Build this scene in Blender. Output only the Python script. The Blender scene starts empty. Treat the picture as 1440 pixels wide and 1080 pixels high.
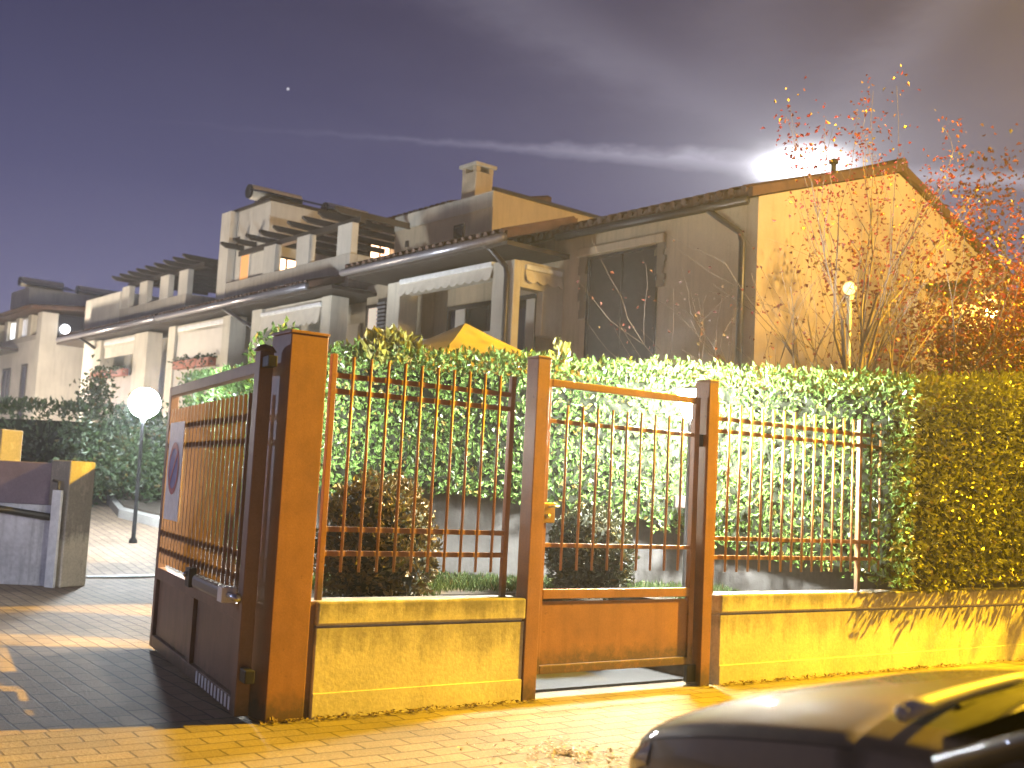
import bpy, bmesh, math, random
from mathutils import Vector, Matrix, noise as mnoise
R = math.radians
random.seed(7)
scene = bpy.context.scene
COL = scene.collection
V = Vector

# ------------------------------------------------------------------ frames
def fr(o, a, b):
    o, a, b = V(o), V(a), V(b)
    return lambda s, t, z: o + a * s + b * t + V((0, 0, z))
aF = R(54.7)
Fd = V((math.sin(aF), math.cos(aF), 0)); Fn = V((-math.cos(aF), math.sin(aF), 0))
FO = V((-1.162, 7.146, 0))
FEN = fr(FO, Fd, Fn)                      # along the fence, inward, up
aL = R(40)
Ld = V((-math.sin(aL), math.cos(aL), 0)); Rd = V((math.cos(aL), math.sin(aL), 0))
HK = V((3.64, 16.56, 0))
HOU = fr(HK, Ld, Rd)                      # along the facade, into the house, up
GA = V((-1.595, 7.038, 0)); GB = V((-2.963, 9.655, 0))
Gd = (GB - GA).normalized(); Gn = V((-Gd.y, Gd.x, 0))
LEAF = fr(GA, Gd, Gn)                     # along the open gate leaf, towards the drive, up
WLD = fr((0, 0, 0), (1, 0, 0), (0, 1, 0))

# ------------------------------------------------------------------ materials
def nt(name):
    m = bpy.data.materials.new(name); m.use_nodes = True
    t = m.node_tree; t.nodes.clear()
    out = t.nodes.new('ShaderNodeOutputMaterial'); b = t.nodes.new('ShaderNodeBsdfPrincipled')
    t.links.new(b.outputs[0], out.inputs[0])
    return m, t, b
def N(t, typ, **kw):
    n = t.nodes.new(typ)
    for k, v in kw.items():
        if hasattr(n, k): setattr(n, k, v)
        else: n.inputs[k].default_value = v
    return n
def ramp(t, fac, stops):
    r = t.nodes.new('ShaderNodeValToRGB'); e = r.color_ramp.elements
    while len(e) > 1: e.remove(e[-1])
    e[0].position, e[0].color = stops[0][0], (*stops[0][1], 1)
    for p, c in stops[1:]:
        x = e.new(p); x.color = (*c, 1)
    t.links.new(fac, r.inputs[0]); return r
def mix(t, fac, a, b, mode='MIX'):
    n = t.nodes.new('ShaderNodeMix'); n.data_type = 'RGBA'; n.blend_type = mode
    for i, v in ((0, fac), (6, a), (7, b)):
        if isinstance(v, (int, float)): n.inputs[i].default_value = v
        elif isinstance(v, tuple): n.inputs[i].default_value = (*v, 1)
        else: t.links.new(v, n.inputs[i])
    return n.outputs[2]
def coords(t, scale=(1, 1, 1), rot=0, kind='Object'):
    c = t.nodes.new('ShaderNodeTexCoord'); mp = t.nodes.new('ShaderNodeMapping')
    mp.inputs['Scale'].default_value = scale; mp.inputs['Rotation'].default_value = (0, 0, rot)
    t.links.new(c.outputs[kind], mp.inputs[0]); return mp.outputs[0]
def noise(t, vec, scale, detail=5, rough=.6):
    n = N(t, 'ShaderNodeTexNoise'); n.inputs['Scale'].default_value = scale
    n.inputs['Detail'].default_value = detail; n.inputs['Roughness'].default_value = rough
    t.links.new(vec, n.inputs['Vector']); return n.outputs[0]
def bump(t, b, h, strength=.3, dist=.02):
    n = N(t, 'ShaderNodeBump'); n.inputs['Strength'].default_value = strength; n.inputs['Distance'].default_value = dist
    t.links.new(h, n.inputs['Height']); t.links.new(n.outputs[0], b.inputs['Normal'])
def darker(c, k): return tuple(x * k for x in c)

def surf(name, col, rough=.7, var=.25, scale=3, fine=40, bumps=.15, metal=0, streak=0, spec=.5, foot=0):
    """noisy paint / plaster / metal; streak = vertical dirt runs"""
    m, t, b = nt(name)
    v = coords(t)
    n1 = noise(t, v, scale); n2 = noise(t, v, fine, 3)
    c = ramp(t, n1, [(.3, darker(col, 1 - var)), (.7, darker(col, 1 + var * .5))]).outputs[0]
    if streak:
        vs = coords(t, (6, 6, .5)); n3 = noise(t, vs, 1.6, 6, .65)
        f = ramp(t, n3, [(.48, (0, 0, 0)), (.72, (streak,) * 3)]).outputs[0]
        c = mix(t, f, c, darker(col, .32))
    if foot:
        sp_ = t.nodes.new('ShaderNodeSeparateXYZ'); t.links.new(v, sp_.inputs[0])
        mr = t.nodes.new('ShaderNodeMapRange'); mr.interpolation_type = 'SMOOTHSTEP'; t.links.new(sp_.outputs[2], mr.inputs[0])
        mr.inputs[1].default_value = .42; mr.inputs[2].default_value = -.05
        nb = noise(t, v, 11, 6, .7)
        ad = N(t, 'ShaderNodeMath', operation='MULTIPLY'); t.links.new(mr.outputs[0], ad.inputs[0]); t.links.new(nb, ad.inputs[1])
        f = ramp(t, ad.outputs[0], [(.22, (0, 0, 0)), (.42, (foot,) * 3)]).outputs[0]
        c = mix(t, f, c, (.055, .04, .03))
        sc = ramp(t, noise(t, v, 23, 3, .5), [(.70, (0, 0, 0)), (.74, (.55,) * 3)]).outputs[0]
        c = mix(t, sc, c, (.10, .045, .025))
    c2 = mix(t, .25, c, n2, 'OVERLAY')
    t.links.new(c2, b.inputs['Base Color'])
    b.inputs['Roughness'].default_value = rough; b.inputs['Metallic'].default_value = metal
    b.inputs['Specular IOR Level'].default_value = spec
    if bumps: bump(t, b, n2, bumps, .01)
    return m
def plain(name, col, rough=.5, metal=0, coat=0, spec=.5):
    m, t, b = nt(name)
    v = coords(t); n1 = noise(t, v, 9, 4)
    c = ramp(t, n1, [(.3, darker(col, .82)), (.7, darker(col, 1.1))]).outputs[0]
    t.links.new(c, b.inputs['Base Color'])
    rr = ramp(t, n1, [(.2, (rough * .8,) * 3), (.8, (min(1, rough * 1.2),) * 3)]).outputs[0]
    t.links.new(rr, b.inputs['Roughness'])
    b.inputs['Metallic'].default_value = metal; b.inputs['Coat Weight'].default_value = coat
    b.inputs['Coat Roughness'].default_value = .04; b.inputs['Specular IOR Level'].default_value = spec
    return m
def emit(name, col, strength, base=(.8, .8, .8)):
    m, t, b = nt(name)
    b.inputs['Base Color'].default_value = (*base, 1)
    b.inputs['Emission Color'].default_value = (*col, 1); b.inputs['Emission Strength'].default_value = strength
    return m
def foliage(name, a, b_, rough=.35, trans=.15, clump=2.2):
    m, t, b = nt(name)
    g = t.nodes.new('ShaderNodeNewGeometry')
    c = ramp(t, g.outputs['Random Per Island'], [(0, a), (.55, tuple((x + y) / 2 for x, y in zip(a, b_))), (.93, b_), (.965, (max(b_) * .95, max(b_) * .72, max(b_) * .2))]).outputs[0]
    n = noise(t, coords(t), clump, 3)
    k = ramp(t, n, [(.3, (.72,) * 3), (.7, (1.15,) * 3)]).outputs[0]
    c = mix(t, 1., c, k, 'MULTIPLY')
    t.links.new(c, b.inputs['Base Color']); b.inputs['Roughness'].default_value = rough
    tr = t.nodes.new('ShaderNodeBsdfTranslucent'); t.links.new(c, tr.inputs[0])
    ms = t.nodes.new('ShaderNodeMixShader'); ms.inputs[0].default_value = trans
    t.links.new(b.outputs[0], ms.inputs[1]); t.links.new(tr.outputs[0], ms.inputs[2])
    t.links.new(ms.outputs[0], t.nodes['Material Output'].inputs[0])
    return m
def pavers(name, rot, c1, c2, mortar, w=.25, h=.125):
    m, t, b = nt(name)
    v = coords(t, rot=rot)
    # a little wobble so that the joints are not ruler straight
    nn = N(t, 'ShaderNodeTexNoise'); nn.inputs['Scale'].default_value = 2.3; t.links.new(v, nn.inputs['Vector'])
    ad = N(t, 'ShaderNodeVectorMath', operation='MULTIPLY_ADD'); t.links.new(nn.outputs['Color'], ad.inputs[0])
    ad.inputs[1].default_value = (.035, .035, 0); t.links.new(v, ad.inputs[2])
    br = t.nodes.new('ShaderNodeTexBrick'); t.links.new(ad.outputs[0], br.inputs['Vector'])
    br.inputs['Color1'].default_value = (*c1, 1); br.inputs['Color2'].default_value = (*c2, 1); br.inputs['Mortar'].default_value = (*mortar, 1)
    br.inputs['Scale'].default_value = 1; br.inputs['Brick Width'].default_value = w; br.inputs['Row Height'].default_value = h
    br.inputs['Mortar Size'].default_value = .008; br.inputs['Mortar Smooth'].default_value = .35
    n1 = noise(t, v, .9, 6, .65); k = ramp(t, n1, [(.3, (.6,) * 3), (.68, (1.1,) * 3)]).outputs[0]
    c = mix(t, 1., br.outputs[0], k, 'MULTIPLY')
    n2 = noise(t, v, 45, 3); c = mix(t, .3, c, n2, 'OVERLAY')
    t.links.new(c, b.inputs['Base Color']); b.inputs['Roughness'].default_value = .75
    inv = N(t, 'ShaderNodeMath', operation='MULTIPLY_ADD'); t.links.new(br.outputs['Fac'], inv.inputs[0])
    inv.inputs[1].default_value = -1.; t.links.new(n2, inv.inputs[2])
    bump(t, b, inv.outputs[0], .55, .012)
    return m
def rooftile(name):
    m, t, b = nt(name)
    v = coords(t, (1, 1, 1), rot=-R(130))
    w = t.nodes.new('ShaderNodeTexWave'); w.inputs['Scale'].default_value = 1.6; w.inputs['Distortion'].default_value = .6
    t.links.new(v, w.inputs['Vector'])
    n = noise(t, v, 5)
    c = ramp(t, n, [(.3, (.075, .04, .03)), (.7, (.14, .075, .05))]).outputs[0]
    t.links.new(c, b.inputs['Base Color']); b.inputs['Roughness'].default_value = .8
    bump(t, b, w.outputs[0], .8, .06)
    return m

M = {}
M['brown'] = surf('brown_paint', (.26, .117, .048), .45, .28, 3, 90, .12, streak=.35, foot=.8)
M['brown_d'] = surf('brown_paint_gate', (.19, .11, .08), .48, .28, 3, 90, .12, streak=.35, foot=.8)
def stained(name, col, ztop, depth, amount):
    """board-marked concrete with soot and algae runs below the coping"""
    m, t, b = nt(name)
    v = coords(t); n1 = noise(t, v, 1.1, 7, .65); n2 = noise(t, v, 38, 4)
    c = ramp(t, n1, [(.32, darker(col, .72)), (.66, darker(col, 1.12))]).outputs[0]
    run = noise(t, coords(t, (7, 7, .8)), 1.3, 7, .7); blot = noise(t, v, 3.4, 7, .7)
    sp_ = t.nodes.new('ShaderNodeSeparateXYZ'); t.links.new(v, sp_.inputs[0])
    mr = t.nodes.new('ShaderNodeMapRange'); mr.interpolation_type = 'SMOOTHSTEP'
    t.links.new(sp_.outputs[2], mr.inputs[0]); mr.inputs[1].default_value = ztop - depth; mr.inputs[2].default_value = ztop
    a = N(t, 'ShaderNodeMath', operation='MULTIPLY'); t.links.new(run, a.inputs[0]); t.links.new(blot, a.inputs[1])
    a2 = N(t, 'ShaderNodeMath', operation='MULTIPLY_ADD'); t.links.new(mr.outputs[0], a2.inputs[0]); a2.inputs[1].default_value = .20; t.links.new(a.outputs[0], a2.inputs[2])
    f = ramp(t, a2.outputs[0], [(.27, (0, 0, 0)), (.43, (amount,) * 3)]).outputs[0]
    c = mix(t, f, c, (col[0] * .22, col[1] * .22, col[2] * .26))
    c = mix(t, .35, c, n2, 'OVERLAY')
    t.links.new(c, b.inputs['Base Color']); b.inputs['Roughness'].default_value = .88
    h = N(t, 'ShaderNodeMath', operation='ADD'); t.links.new(n2, h.inputs[0]); t.links.new(blot, h.inputs[1])
    bump(t, b, h.outputs[0], .22, .012)
    return m
M['concrete'] = stained('concrete', (.60, .54, .43), .60, .36, .6)
M['coping'] = stained('concrete_coping', (.54, .48, .38), .80, .30, .75)
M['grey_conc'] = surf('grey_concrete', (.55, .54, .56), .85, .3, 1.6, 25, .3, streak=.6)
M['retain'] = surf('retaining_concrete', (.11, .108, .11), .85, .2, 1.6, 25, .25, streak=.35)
M['stucco'] = surf('cream_stucco', (.60, .55, .45), .9, .2, .9, 60, .2, streak=.3)
M['ochre'] = surf('ochre_stucco', (.55, .44, .30), .9, .2, .7, 60, .2, streak=.28)
M['stucco_w'] = surf('pale_stucco', (.66, .62, .54), .9, .16, .9, 60, .2, streak=.22)
M['parapet'] = surf('parapet_stucco', (.46, .42, .36), .9, .15, 1.2, 60, .2, streak=.35)
M['tile'] = rooftile('roof_tile')
M['darkwood'] = surf('dark_timber', (.045, .035, .03), .6, .3, 4, 60, .1)
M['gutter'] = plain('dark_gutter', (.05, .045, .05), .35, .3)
M['gutter_l'] = plain('zinc_gutter', (.32, .31, .34), .35, .6)
M['glass'] = plain('dark_glass', (.012, .012, .016), .08, 0, spec=.6)
M['shutter'] = surf('dark_shutter', (.03, .024, .022), .5, .3, 6, 60, .08)
M['blind'] = surf('white_blind', (.62, .57, .50), .7, .08, 3, 60, .05)
M['awning'] = surf('pale_awning', (.66, .60, .50), .8, .12, 4, 60, .1)
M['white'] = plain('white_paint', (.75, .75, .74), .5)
M['steel'] = plain('galvanised_steel', (.55, .57, .60), .32, .8)
M['dark_metal'] = plain('dark_metal', (.03, .03, .033), .45, .4)
M['motor'] = plain('grey_plastic', (.16, .15, .14), .45)
M['hedge'] = foliage('laurel_leaves', (.06, .12, .028), (.17, .29, .075), .30, .18)
M['hedge_o'] = foliage('olive_leaves', (.16, .16, .03), (.26, .27, .055), .38, .18)
M['hedge_d'] = foliage('dark_leaves', (.03, .055, .025), (.075, .115, .045), .45, .12)
M['bush'] = foliage('bush_leaves', (.05, .045, .016), (.17, .12, .04), .5, .15, 5)
M['bush_g'] = foliage('bush_leaves_green', (.022, .033, .016), (.075, .085, .045), .45, .12, 5)
M['red'] = foliage('red_leaves', (.13, .012, .018), (.27, .032, .035), .5, .25)
M['red_d'] = foliage('dark_red_leaves', (.07, .015, .015), (.20, .05, .03), .5, .2)
M['bark'] = surf('bark', (.15, .11, .085), .9, .35, 6, 50, .5)
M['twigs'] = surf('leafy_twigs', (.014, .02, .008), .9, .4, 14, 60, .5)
M['bark_p'] = surf('pale_bark', (.17, .12, .10), .85, .3, 6, 50, .4)
M['grass'] = foliage('grass_blades', (.03, .06, .015), (.09, .14, .035), .6, .2)
M['soil'] = surf('soil', (.075, .06, .045), .95, .4, 4, 30, .5)
M['stone'] = surf('path_stone', (.05, .05, .053), .85, .2, 3, 40, .3)
M['asphalt'] = surf('asphalt', (.05, .05, .052), .85, .25, 2, 120, .4)
M['ground'] = surf('earth', (.10, .09, .07), .95, .3, .5, 10, .3)
M['kerb'] = surf('kerb_stone', (.33, .32, .30), .8, .2, 3, 40, .3)
M['canvas'] = surf('beige_canvas', (.24, .195, .14), .85, .12, 2, 80, .12)
M['terracotta'] = surf('terracotta', (.36, .14, .09), .8, .2, 6, 60, .1)
M['pav'] = pavers('street_pavers', -R(35.3), (.24, .19, .113), (.18, .14, .085), (.075, .055, .04), .30, .15)
M['pav_in'] = pavers('drive_pavers', R(54.7), (.27, .20, .14), (.21, .155, .11), (.08, .06, .05), .28, .14)

# ------------------------------------------------------------------ mesh builder
class MB:
    def __init__(s): s.v, s.f = [], []
    def add(s, vs, fs):
        o = len(s.v); s.v += [V(p) for p in vs]; s.f += [tuple(i + o for i in f) for f in fs]; return s
    def box(s, F, a0, a1, b0, b1, c0, c1):
        p = [F(a, b, c) for c in (c0, c1) for b in (b0, b1) for a in (a0, a1)]
        return s.add(p, [(0, 2, 3, 1), (4, 5, 7, 6), (0, 1, 5, 4), (2, 6, 7, 3), (0, 4, 6, 2), (1, 3, 7, 5)])
    def prism(s, poly0, poly1):
        n = len(poly0)
        return s.add(list(poly0) + list(poly1), [tuple(range(n)), tuple(range(2 * n - 1, n - 1, -1))] + [(i, (i + 1) % n, n + (i + 1) % n, n + i) for i in range(n)])
    def tube(s, pts, rad, n=6, cap=True):
        pts = [V(p) for p in pts]; rs = rad if isinstance(rad, (list, tuple)) else [rad] * len(pts)
        o = len(s.v); up = V((.13, .31, .94))
        for i, p in enumerate(pts):
            d = (pts[min(i + 1, len(pts) - 1)] - pts[max(i - 1, 0)]).normalized()
            if abs(d.dot(up)) > .97: up = V((1, .2, 0)).normalized()
            a = d.cross(up).normalized(); b = d.cross(a)
            for k in range(n):
                t = 2 * math.pi * k / n
                s.v.append(p + (a * math.cos(t) + b * math.sin(t)) * rs[i])
        for i in range(len(pts) - 1):
            for k in range(n):
                s.f.append((o + i * n + k, o + i * n + (k + 1) % n, o + (i + 1) * n + (k + 1) % n, o + (i + 1) * n + k))
        if cap:
            s.f.append(tuple(o + k for k in range(n))); e = o + (len(pts) - 1) * n
            s.f.append(tuple(e + k for k in reversed(range(n))))
        return s
    def lathe(s, c, prof, n=16):
        o = len(s.v); c = V(c)
        for r, z in prof:
            for k in range(n):
                t = 2 * math.pi * k / n; s.v.append(c + V((r * math.cos(t), r * math.sin(t), z)))
        for i in range(len(prof) - 1):
            for k in range(n):
                s.f.append((o + i * n + k, o + i * n + (k + 1) % n, o + (i + 1) * n + (k + 1) % n, o + (i + 1) * n + k))
        return s
    def ball(s, c, r, n=14, sz=1):
        return s.lathe(c, [(max(.001, r * math.sin(math.pi * i / n)), -r * sz * math.cos(math.pi * i / n)) for i in range(n + 1)], n + 4)
    def leaf(s, p, d, nrm, L, W, curl=.25):
        """one leaf: folded diamond of two faces"""
        d = d.normalized(); w = d.cross(nrm)
        if w.length < 1e-4: w = d.cross(V((.3, .5, .8)))
        w.normalize(); n = w.cross(d)
        o = len(s.v)
        s.v += [p, p + d * L * .5 + w * W * .5 + n * W * curl, p + d * L - n * L * .12, p + d * L * .5 - w * W * .5 + n * W * curl]
        s.f += [(o, o + 1, o + 2), (o, o + 2, o + 3)]
    def build(s, name, mat, parent=None, smooth=False, bevel=0, fix=True, at=None, kind=None):
        me = bpy.data.meshes.new(name)
        org = V((0, 0, 0))
        if parent is not None:
            q = parent
            while q is not None: org += V(q.location); q = q.parent
        loc = V(at) if at is not None else V((0, 0, 0))
        me.from_pydata([tuple(p - org - loc) for p in s.v], [], s.f); me.update()
        if fix:
            bm = bmesh.new(); bm.from_mesh(me); bmesh.ops.recalc_face_normals(bm, faces=bm.faces); bm.to_mesh(me); bm.free()
        if smooth:
            for p in me.polygons: p.use_smooth = True
        o = bpy.data.objects.new(name, me); COL.objects.link(o); o.location = loc
        if mat: me.materials.append(M[mat] if isinstance(mat, str) else mat)
        if parent is not None: o.parent = parent
        if bevel:
            b = o.modifiers.new('bevel', 'BEVEL'); b.width = bevel; b.segments = 2; b.limit_method = 'ANGLE'
        if kind: o['kind'] = kind
        return o
def tag(o, label, cat, group=None, kind=None):
    o['label'] = label; o['category'] = cat
    if group: o['group'] = group
    if kind: o['kind'] = kind
    return o
def thing(name, at, label, cat, group=None):
    o = bpy.data.objects.new(name, None); COL.objects.link(o); o.location = V(at); o.empty_display_size = .2
    return tag(o, label, cat, group)
def bx(name, mat, par, F, *c, bevel=0): return MB().box(F, *c).build(name, mat, par, bevel=bevel)

# ------------------------------------------------------------------ ground
def zg(y): return max(0., min(1.1, (y - 15.8) * .12))
MB().add([(-140, -60, -.16), (140, -60, -.16), (140, 180, -.16), (-140, 180, -.16)], [(0, 1, 2, 3)]).build('ground', 'ground', kind='structure')
b = MB(); b.prism([FEN(-40, -2.9, -.14), FEN(40, -2.9, -.14), FEN(40, 0.25, -.14), FEN(-40, .25, -.14)], [FEN(-40, -2.9, 0), FEN(40, -2.9, 0), FEN(40, .25, 0), FEN(-40, .25, 0)])
b.build('pavement', 'pav', kind='structure')
b = MB(); b.add([FEN(-40, -3.05, -.13), FEN(40, -3.05, -.13), FEN(40, -14, -.13), FEN(-40, -14, -.13)], [(0, 1, 2, 3)]); b.build('road', 'asphalt', kind='structure')
b = MB(); b.box(FEN, -40, 40, -3.05, -2.902, -.14, .004); b.build('kerb', 'kerb', kind='structure', bevel=.015)
# the drive climbs gently towards the houses
b = MB(); ys = [0, 15.8, 18, 20, 22, 24, 24.97, 34, 60]
vs, fs = [], []
for i, y in enumerate(ys):
    z = zg(y)
    if i == 0:                                            # follows the fence line
        vs += [FEN(-30, .252, z), FEN(6, .252, z)]
    else: vs += [V((-45, y, z)), V((12, y, z))]
for i in range(len(ys) - 1): fs.append((2 * i, 2 * i + 1, 2 * i + 3, 2 * i + 2))
b.add(vs, fs); b.build('driveway', 'pav_in', kind='structure')
# raised garden beds behind the fence
def bed(pts, z0, z1): return MB().prism([V((p[0], p[1], z0)) for p in pts], [V((p[0], p[1], z1)) for p in pts])
def fp(s, t): return FEN(s, t, 0)
gpts = [fp(.3, .3), fp(1.68, .3), fp(1.68, 1.35), fp(3.6, 1.35), fp(3.6, .3), fp(12, .3), V((16, 30, 0)), V((4.5, 34, 0)), V((-2.0, 20, 0)), V((-2.0, 10.9, 0)), fp(.55, 2.2)]
bed(gpts, -.1, .62).build('garden_ground', 'soil', kind='structure')
b = MB(); b.box(FEN, 1.70, 3.58, .256, 1.34, 0, .02); b.box(FEN, 1.70, 3.58, .9, 1.34, 0.02, .2); b.build('garden_path', 'stone', kind='structure')
# lawn: short blades on the bed
g = MB(); rnd = random.Random(3)
for i in range(9000):
    x, y = rnd.uniform(-1.7, 2.2), rnd.uniform(8.9, 10.98)
    rel = V((x, y, 0)) - FO; s_, t_ = rel.dot(Fd), rel.dot(Fn)
    if t_ < .5 or (1.6 < s_ < 3.7 and t_ < 1.4): continue
    d = V((rnd.uniform(-.6, .6), rnd.uniform(-.6, .6), 1))
    g.leaf(V((x, y, .62)), d, V((rnd.uniform(-1, 1), -1, .2)), rnd.uniform(.05, .11), .012, .1)
o = g.build('grass', 'grass', fix=False); o['kind'] = 'stuff'; tag(o, 'short green lawn in the raised bed behind the picket railing', 'grass', kind='stuff')
# pale litter on the pavement before the pedestrian gate
g = MB()
for i in range(420):
    a, r = rnd.uniform(0, 6.28), abs(rnd.gauss(0, .5))
    p = V((.43 + r * math.cos(a) * .62, 6.55 + r * math.sin(a) * .42, rnd.uniform(.004, .012)))
    g.leaf(p, V((rnd.uniform(-1, 1), rnd.uniform(-1, 1), rnd.uniform(0, .3))), V((0, 0, 1)), rnd.uniform(.015, .045), rnd.uniform(.012, .03), .1)
M['litter'] = foliage('dry_petals', (.20, .12, .09), (.62, .55, .50), .7, .1)
o = g.build('leaf_litter', 'litter', fix=False); tag(o, 'pale fallen petals and grit scattered on the brick pavement', 'litter', kind='stuff')

g = MB()
for i in range(900):
    s_ = rnd.choice((rnd.uniform(-.35, 1.75), rnd.uniform(3.4, 12), rnd.uniform(3.4, 7)))
    p = FEN(s_, -abs(rnd.gauss(0, .05)) - .004, rnd.uniform(.004, .018))
    g.leaf(p, V((rnd.uniform(-1, 1), rnd.uniform(-1, 1), rnd.uniform(0, .4))), V((0, 0, 1)), rnd.uniform(.012, .05), rnd.uniform(.01, .03), .15)
M['dead'] = foliage('dead_leaves', (.09, .06, .03), (.20, .13, .06), .8, .1)
o = g.build('fallen_leaves', 'dead', fix=False); tag(o, 'dry leaves and dirt gathered along the foot of the low walls', 'leaves', kind='stuff')

# ------------------------------------------------------------------ boundary wall, pillars, posts
def wall_thing(s0, s1, label):
    w = thing('garden_wall', FEN(s0, 0, 0), label, 'wall')
    bx('wall_face', 'concrete', w, FEN, s0, s1, .012, .24, -.05, .57, bevel=.008)
    bx('coping', 'coping', w, FEN, s0 - .002, s1 + .002, 0, .252, .583, .735, bevel=.014)
    bx('recess_joint', 'grey_conc', w, FEN, s0 + .01, s1 - .01, .028, .225, .57, .583)
    bx('plinth', 'concrete', w, FEN, s0 + .003, s1 - .003, .004, .247, -.05, .158, bevel=.004)
    return w
wall_thing(.0, 1.65, 'short stained concrete wall between the wide gate pillar and the pedestrian gate')
wall_thing(3.665, 30, 'long low concrete wall running behind the dark car under the hedge')
p = thing('gate_pillar', FEN(-.31, 0, 0), 'wide brown metal pillar beside the open driveway gate', 'pillar')
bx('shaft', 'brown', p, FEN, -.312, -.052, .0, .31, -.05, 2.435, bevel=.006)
bx('cap', 'brown', p, FEN, -.318, -.046, -.006, .316, 2.435, 2.456, bevel=.004)
def post(s0, s1, t1, label):
    p = thing('gate_post', FEN(s0, 0, 0), label, 'post')
    bx('shaft', 'brown', p, FEN, s0, s1, 0.0, t1, -.05, 2.495, bevel=.005)
    bx('cap', 'brown', p, FEN, s0 - .004, s1 + .004, -.004, t1 + .004, 2.495, 2.511, bevel=.003)
    return p
post(1.655, 1.775, .14, 'brown square post between the short concrete wall and the pedestrian gate latch')
post(3.445, 3.55, .17, 'brown square post at the hinge side of the pedestrian gate beside the lit lantern')
# steel strip between pillar and wall
o = MB().box(FEN, -.045, -.004, .03, .2, 0, .735).build('steel_angle', 'brown_d', at=FEN(-.03, .1, 0)); tag(o, 'thin brown upright strip closing the gap between pillar and short wall', 'strip')

# ------------------------------------------------------------------ railings
def railing(s0, s1, posts, ztop, zpick0, zpick1, npk, overs, label):
    r = thing('railing', FEN(s0, .12, .735), label, 'railing', 'picket railings on the low walls')
    for s in posts: bx('post', 'brown', r, FEN, s - .02, s + .02, .085, .125, .73, 2.345, bevel=.004)
    for z in (1.035, 1.193, 2.1, 2.205): bx('rail', 'brown', r, FEN, s0, s1, .09, .12, z - .0175, z + .0175, bevel=.003)
    for i in range(npk):
        s = s0 + (i + .5) * (s1 - s0) / npk
        s = overs[i] if overs else s
        MB().tube([FEN(s, .075, .915), FEN(s, .075, 2.335)], .0105, 8).build('picket', 'brown', r, smooth=True)
    return r
railing(.03, 1.52, (.045, 1.505), 2.34, .9, 2.3, 10, [.045 + (i + 1) * 1.46 / 11 for i in range(10)], 'brown picket railing on the short wall beside the wide pillar')
st = (5.572 - 3.632) / 14
railing(3.62, 5.86, (3.632, 5.572), 2.34, .9, 2.3, 15, [3.632 + (i + 1) * st for i in range(13)] + [5.572 + st, 5.572 + 2 * st], 'brown picket railing on the long wall behind the dark car')

# pedestrian gate
g = thing('pedestrian_gate', FEN(1.79, .06, .17), 'closed brown pedestrian gate with solid lower panel and pickets above', 'gate')
A0, A1 = 1.79, 3.395
bx('stile', 'brown', g, FEN, A0, A0 + .045, .05, .09, .175, 2.355, bevel=.004)
bx('stile', 'brown', g, FEN, A1 - .055, A1, .05, .10, .175, 2.355, bevel=.004)
for z0, z1 in ((.175, .235), (.72, .79), (2.30, 2.355)): bx('rail', 'brown', g, FEN, A0 + .046, A1 - .056, .048, .092, z0, z1, bevel=.004)
for z in (1.115, 2.04): bx('rail', 'brown', g, FEN, A0 + .046, A1 - .056, .06, .085, z - .016, z + .016, bevel=.003)
bx('lower_panel', 'brown', g, FEN, A0 + .046, A1 - .056, .068, .074, .238, .70)
for i in range(9):
    s = A0 + .045 + (i + 1) * (A1 - A0 - .1) / 10
    MB().tube([FEN(s, .045, .93), FEN(s, .045, 2.17)], .0105, 8).build('picket', 'brown', g, smooth=True)
lk = bx('lock_box', plain('brass', (.42, .27, .09), .35, .6), g, FEN, A0 - .002, A0 + .11, .03, .10, 1.28, 1.43, bevel=.008)
MB().tube([FEN(A0 + .03, .0, 1.33), FEN(A0 + .03, .04, 1.33)], .018, 10).build('keyhole_rose', 'steel', lk, smooth=True)
MB().tube([FEN(A0 + .05, .035, 1.40), FEN(A0 + .05, .0, 1.40), FEN(A0 + .11, -.01, 1.405)], .009, 8).build('handle', 'steel', lk, smooth=True)
bx('hinge', 'dark_metal', g, FEN, A1 - .05, A1 + .05, .05, .09, .03, .17, bevel=.006)
bx('hinge', 'dark_metal', g, FEN, A1, A1 + .05, .055, .085, 1.95, 2.05, bevel=.006)

# open driveway gate leaf
g = thing('driveway_gate', GA, 'tall brown driveway gate leaf standing open, solid panels below pickets', 'gate')
Lg = 2.953
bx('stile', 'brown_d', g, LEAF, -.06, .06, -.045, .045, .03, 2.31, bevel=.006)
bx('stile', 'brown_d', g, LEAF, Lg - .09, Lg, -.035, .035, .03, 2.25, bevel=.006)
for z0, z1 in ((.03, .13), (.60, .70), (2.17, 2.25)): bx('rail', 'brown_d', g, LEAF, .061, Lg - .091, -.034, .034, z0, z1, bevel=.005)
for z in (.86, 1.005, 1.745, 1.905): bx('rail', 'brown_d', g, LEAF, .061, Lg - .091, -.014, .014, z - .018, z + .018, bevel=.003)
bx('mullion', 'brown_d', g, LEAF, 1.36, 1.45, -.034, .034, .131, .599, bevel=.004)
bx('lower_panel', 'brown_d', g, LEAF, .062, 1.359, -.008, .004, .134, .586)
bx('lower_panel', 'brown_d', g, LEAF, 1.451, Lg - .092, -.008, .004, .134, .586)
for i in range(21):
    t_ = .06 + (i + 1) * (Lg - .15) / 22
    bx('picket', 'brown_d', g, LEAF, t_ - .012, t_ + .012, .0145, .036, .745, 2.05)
mt = MB().box(LEAF, .12, 1.02, .045, .135, .71, .80).build('gate_motor', 'motor', g, bevel=.025)
MB().tube([LEAF(.13, .09, .755), LEAF(-.12, .09, .755)], .022, 10).build('piston', 'steel', mt, smooth=True)
bx('motor_bracket', 'white', mt, LEAF, .10, .22, .044, .137, .706, .804, bevel=.004)
lk = bx('lock_box', 'dark_metal', g, LEAF, 1.32, 1.45, .036, .09, .68, .82, bevel=.006)
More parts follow.
